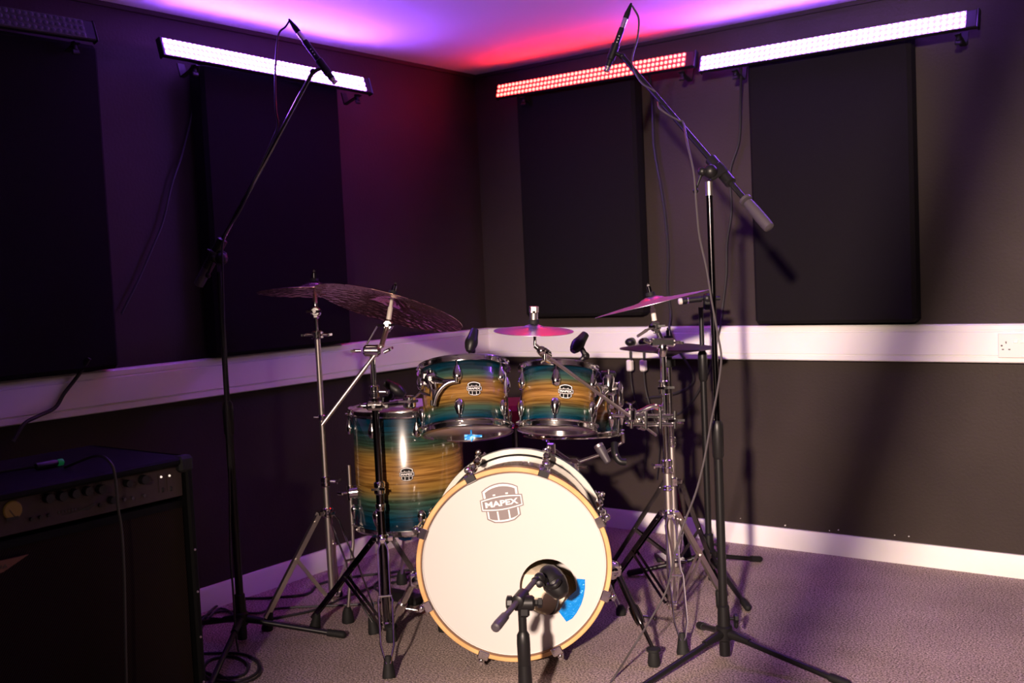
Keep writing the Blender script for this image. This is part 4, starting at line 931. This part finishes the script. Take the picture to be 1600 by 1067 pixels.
part(t, 'body', MB().tube([P(960, 692, 3.82), P(961, 708, 3.8), P(968, 720, 3.79), P(978, 722, 3.79)], .013, 12), plastic)
part(t, 'cap', MB().sph(P(963, 711, 3.785), .005), satin)
t = thing('snare_microphone', 'black microphone head above the snare rim beside the smaller rack tom', 'microphone', P(950, 584, 3.85), group='microphones clipped to the drums')
part(t, 'body', MB().lathe(P(942, 586, 3.85), R2+U2*.05, [(1e-5, -.012), (.016, -.006), (.017, .03), (.013, .045), (1e-5, .05)], 16), plastic)
part(t, 'mount_arm', MB().cyl(P(957, 584, 3.86), P(960, 640, 3.86), .006), plastic)

# ------------------------------------------------------------------ floor bits
cable('floor_cable', 'black cable lying along the left baseboard behind the stands', [fl(x, y, .006) for x, y in ((300, 985), (350, 940), (420, 934), (480, 928), (500, 912), (560, 900), (620, 893), (700, 880))], .005, group='cables on the carpet')
cable('floor_cable', 'black cable crossing the carpet under the left stands', [fl(x, y, .006) for x, y in ((300, 965), (400, 968), (460, 960), (500, 950), (540, 932), (590, 915), (640, 905))], .005, group='cables on the carpet')
cable('floor_cable', 'black cable looping round the far left stand feet', [fl(x, y, .007) for x, y in ((300, 1000), (340, 952), (365, 962), (335, 972), (310, 968), (345, 955), (400, 958), (440, 950), (600, 940), (585, 918), (598, 905), (640, 896))], .0045, group='cables on the carpet')
cable('floor_cable', 'coil of black cable on the carpet in front of the amplifier', [fl(x, y, .006) for x, y in ((300, 1022), (340, 1020), (380, 1022), (402, 1034), (400, 1052), (370, 1064), (330, 1062), (318, 1048), (330, 1030), (365, 1026), (386, 1038), (380, 1054), (345, 1058), (310, 1045))], .0045, group='cables on the carpet')
ps = thing('power_strip', 'black power strip on the carpet behind the left stands', 'power strip', fl(632, 931))
a, b_ = fl(600, 926, .02), fl(655, 938, .02); d = (b_-a).normalized()
part(ps, 'body', MB().box((a+b_)/2, ((b_-a).length, .05, .036), (d, V((-d.y, d.x, 0)), V((0, 0, 1))), bev=.006), plastic)
part(ps, 'indicator', MB().cyl(a+V((0, 0, .018)), a+V((0, 0, .022)), .006), lamp_g)
single('cable_tape', MB().sph(P(633, 842, 4.0), .012, sz=.6).lathe(P(634, 836, 4.0), U2, [(.002, .012), (.03, -.008), (.026, -.016), (.002, -.012)], 8), blue_tape, 'crumpled blue tape on the rear leg of the floor tom', 'tape')
tq = P(733, 683, 3.47)
tpm = MB(); tpm.box(tq, (.030, .002, .018), (R2, D0, U2)); tpm.box(tq+R2*.028+U2*.004, (.03, .002, .008), (R2, D0, U2)); tpm.cyl(P(736, 672, 3.48), P(737, 690, 3.47), .003)
o = part(tom1, 'blue_tape', tpm, blue_tape, label='torn blue tape on the bottom head')

# ------------------------------------------------------------------ amplifier
AX = .88; y1, y0 = -2.462, -3.16; ZT = .765; XB = .38
amp = thing('bass_amplifier', 'dark bass guitar combo amplifier at the lower left edge', 'amplifier', (.62, -2.8, 0))
wd = y1-y0; yc = (y0+y1)/2
cb = MB(); th_ = .022
cb.box(((AX+XB)/2, yc, ZT-th_/2), (AX-XB, wd, th_), bev=.006); cb.box(((AX+XB)/2, yc, .03+th_/2), (AX-XB, wd, th_), bev=.004)
for yy in (y0+th_/2, y1-th_/2): cb.box(((AX+XB)/2, yy, ZT/2+.015), (AX-XB, th_, ZT-.03), bev=.006)
cb.box((XB+.01, yc, ZT/2), (.02, wd-.04, ZT-.08)); cb.box((AX-.03, yc, .633), (.02, wd-.04, .02))
part(amp, 'cabinet', cb, tolex)
AP = AX-.018
pz0, pz1 = .655, .742
fp = MB().box((AP-.005, yc, (pz0+pz1)/2), (.01, wd-2*th_-.006, pz1-pz0), bev=.002); plate = part(amp, 'control_panel', fp, face_m)
def ap(px, py, out=.0):   # point on the control panel
    return pl(px, py, 0, AP+out)
def disc(px, py, r, h, seg=18, r2=None): 
    q = ap(px, py); return MB().lathe(q, (1, 0, 0), [(r, 0), (r, h*.7), (r2 or r*.9, h)], seg)
for px, py, r in ((73, 778, .0125), (94, 775, .0125), (114, 771, .0125), (134, 767, .0125), (155, 764, .0125), (172, 781, .010), (197, 755, .010), (222, 749, .013)):
    kn = part(plate, 'knob', disc(px, py, r, .018), plastic)
for px, py in ((48, 811), (62, 808), (75, 805), (155, 789), (193, 780), (206, 778), (224, 774)):
    part(plate, 'button', disc(px, py, .0048, .007, 12), plastic if px < 160 else plgrey)
part(plate, 'level_meter', disc(19, 797, .023, .006, 28), vu_m, label='amber round meter')
q = ap(19, 802, .0065); part(plate, 'meter_needle', MB().box(q, (.001, .002, .022), (V((1, 0, 0)), V((0, .8, .5)).normalized(), V((0, -.5, .8)).normalized())).box(q-V((0, 0, .013)), (.0015, .03, .008)), plastic)
for px, py in ((251, 745), (264, 743)):
    part(plate, 'indicator_lamp', disc(px, py, .0032, .004, 10), lamp_w, label='small white lamp, lit')
    q = ap(px+3, py+20); part(plate, 'rocker_switch', MB().box(q, (.006, .008, .014), bev=.002), plastic)
    o = MB().box(ap(px+1, py+10), (.003, .017, .048)); part(plate, 'switch_frame', o, face_m)
fl_ = MB(); q0 = ap(92, 804, .0005)
for i in range(7): q = ap(92+i*5.2, 801-i*1.1, .0008); fl_.box(q, (.0008, .0045, .006+.002*math.sin(i*2)))
fl_.poly([(0, 0), (.055, .012), (.03, -.004)], .0008, ap(122, 798, .0004), (0, 1, 0), (0, 0, 1)); fl_.box(ap(112, 801, .0006), (.0008, .055, .0016))
part(plate, 'printed_logo', fl_, badge_black, label='small dark flash-shaped logo')
tk = MB()
for px, py in ((73, 778), (94, 775), (114, 771), (134, 767), (155, 764)):
    for a in range(-4, 5): 
        q = ap(px, py, .0004); t_ = a*.5; tk.box(q+V((0, math.sin(t_)*.0175, math.cos(t_)*.0175)), (.0006, .0015, .003))
part(plate, 'dial_marks', tk, badge_black, kind='stuff')
part(amp, 'grille_cloth', MB().box((AX-.03, yc, .335), (.012, wd-2*th_-.004, .585), bev=.003), grille)
for zz in (ZT-.02, .05):
    for yy in (y0+.02, y1-.02): part(amp, 'corner_protector', MB().box((AX-.016, yy, zz), (.04, .046, .046), bev=.008), rubber)
for zz in (.5, .38, .25, .12): part(amp, 'screw', MB().sph((AX+.001, y1-.012, zz), .0035, 8), satin)
bd = MB(); qs = [pl(px, py, 0, AX-.018) for px, py in ((-60, 889), (43, 866), (4, 893), (-60, 915))]; o0 = qs[0]
bd.poly([((q-o0).y, (q-o0).z) for q in qs][::-1] if False else [((q-o0).y, (q-o0).z) for q in (qs[0], qs[3], qs[2], qs[1])], .005, o0, (0, 1, 0), (0, 0, 1))
bp = part(amp, 'badge', bd, tan_m, label='orange pointed badge')
part(bp, 'lettering', text_mb('TRA', .030, 0, pl(2, 886, 0, AX-.0126), (0, 1, 0), (0, 0, 1), height=.010), badge_black)
for yy in (y0+.06, y1-.06):
    for xx in (XB+.05, AX-.05): part(amp, 'foot', MB().cyl((xx, yy, 0), (xx, yy, .032), .02), rubber)
cable('instrument_cable', 'dark cable hanging down over the front of the amplifier', [V((.72, -2.75, ZT+.005)), pl(150, 712, 0, .80), pl(172, 722, 0, AX+.008), pl(180, 745, 0, AX+.012), pl(184, 790, 0, AX+.012), pl(190, 830, 0, AX+.01), pl(194, 900, 0, AX+.01), pl(196, 1000, 0, AX+.01), pl(198, 1100, 0, AX+.01)], .0038)
sbx = thing('cable_connector', 'black plug with a small green light lying on the amplifier', 'plug', (.62, -2.72, ZT))
part(sbx, 'body', MB().lathe((.66, -2.80, ZT+.011), (0, 1, .0), [(.006, 0), (.010, .004), (.010, .06), (.006, .066)], 14), plastic)
part(sbx, 'lamp', MB().lathe((.66, -2.735, ZT+.011), (0, 1, 0), [(.0085, 0), (.0095, .004), (.0095, .014), (.004, .018)], 12), lamp_g)
cable('instrument_cable', 'dark cable lying across the top of the amplifier', [V((.66, -2.80, ZT+.011)), V((.60, -2.88, ZT+.005)), V((.55, -2.98, ZT+.005)), V((.5, -3.06, ZT+.005))], .0038)

# unseen pole added behind the camera to cast the soft diagonal wall shadow
w1, w2 = pl(1552, 100, 1, 0), pl(1330, 800, 1, 0); s_ = .3
p1, p2 = KEY.lerp(w1, s_), KEY.lerp(w2, s_); d = (p2-p1).normalized(); bt = p2+d*((.02-p2.z)/d.z); tp_ = p1-d*.12
ls = thing('shadow_pole', 'dark pole added behind the camera, out of view, to cast the wall shadow', 'pole', (bt.x, bt.y, 0))
part(ls, 'pole', MB().cyl(bt, tp_, .046), plastic); part(ls, 'pole_foot', MB().lathe(V((bt.x, bt.y, 0)), (0, 0, 1), [(.06, 0), (.06, .02), (.04, .05)], 16), rubber)
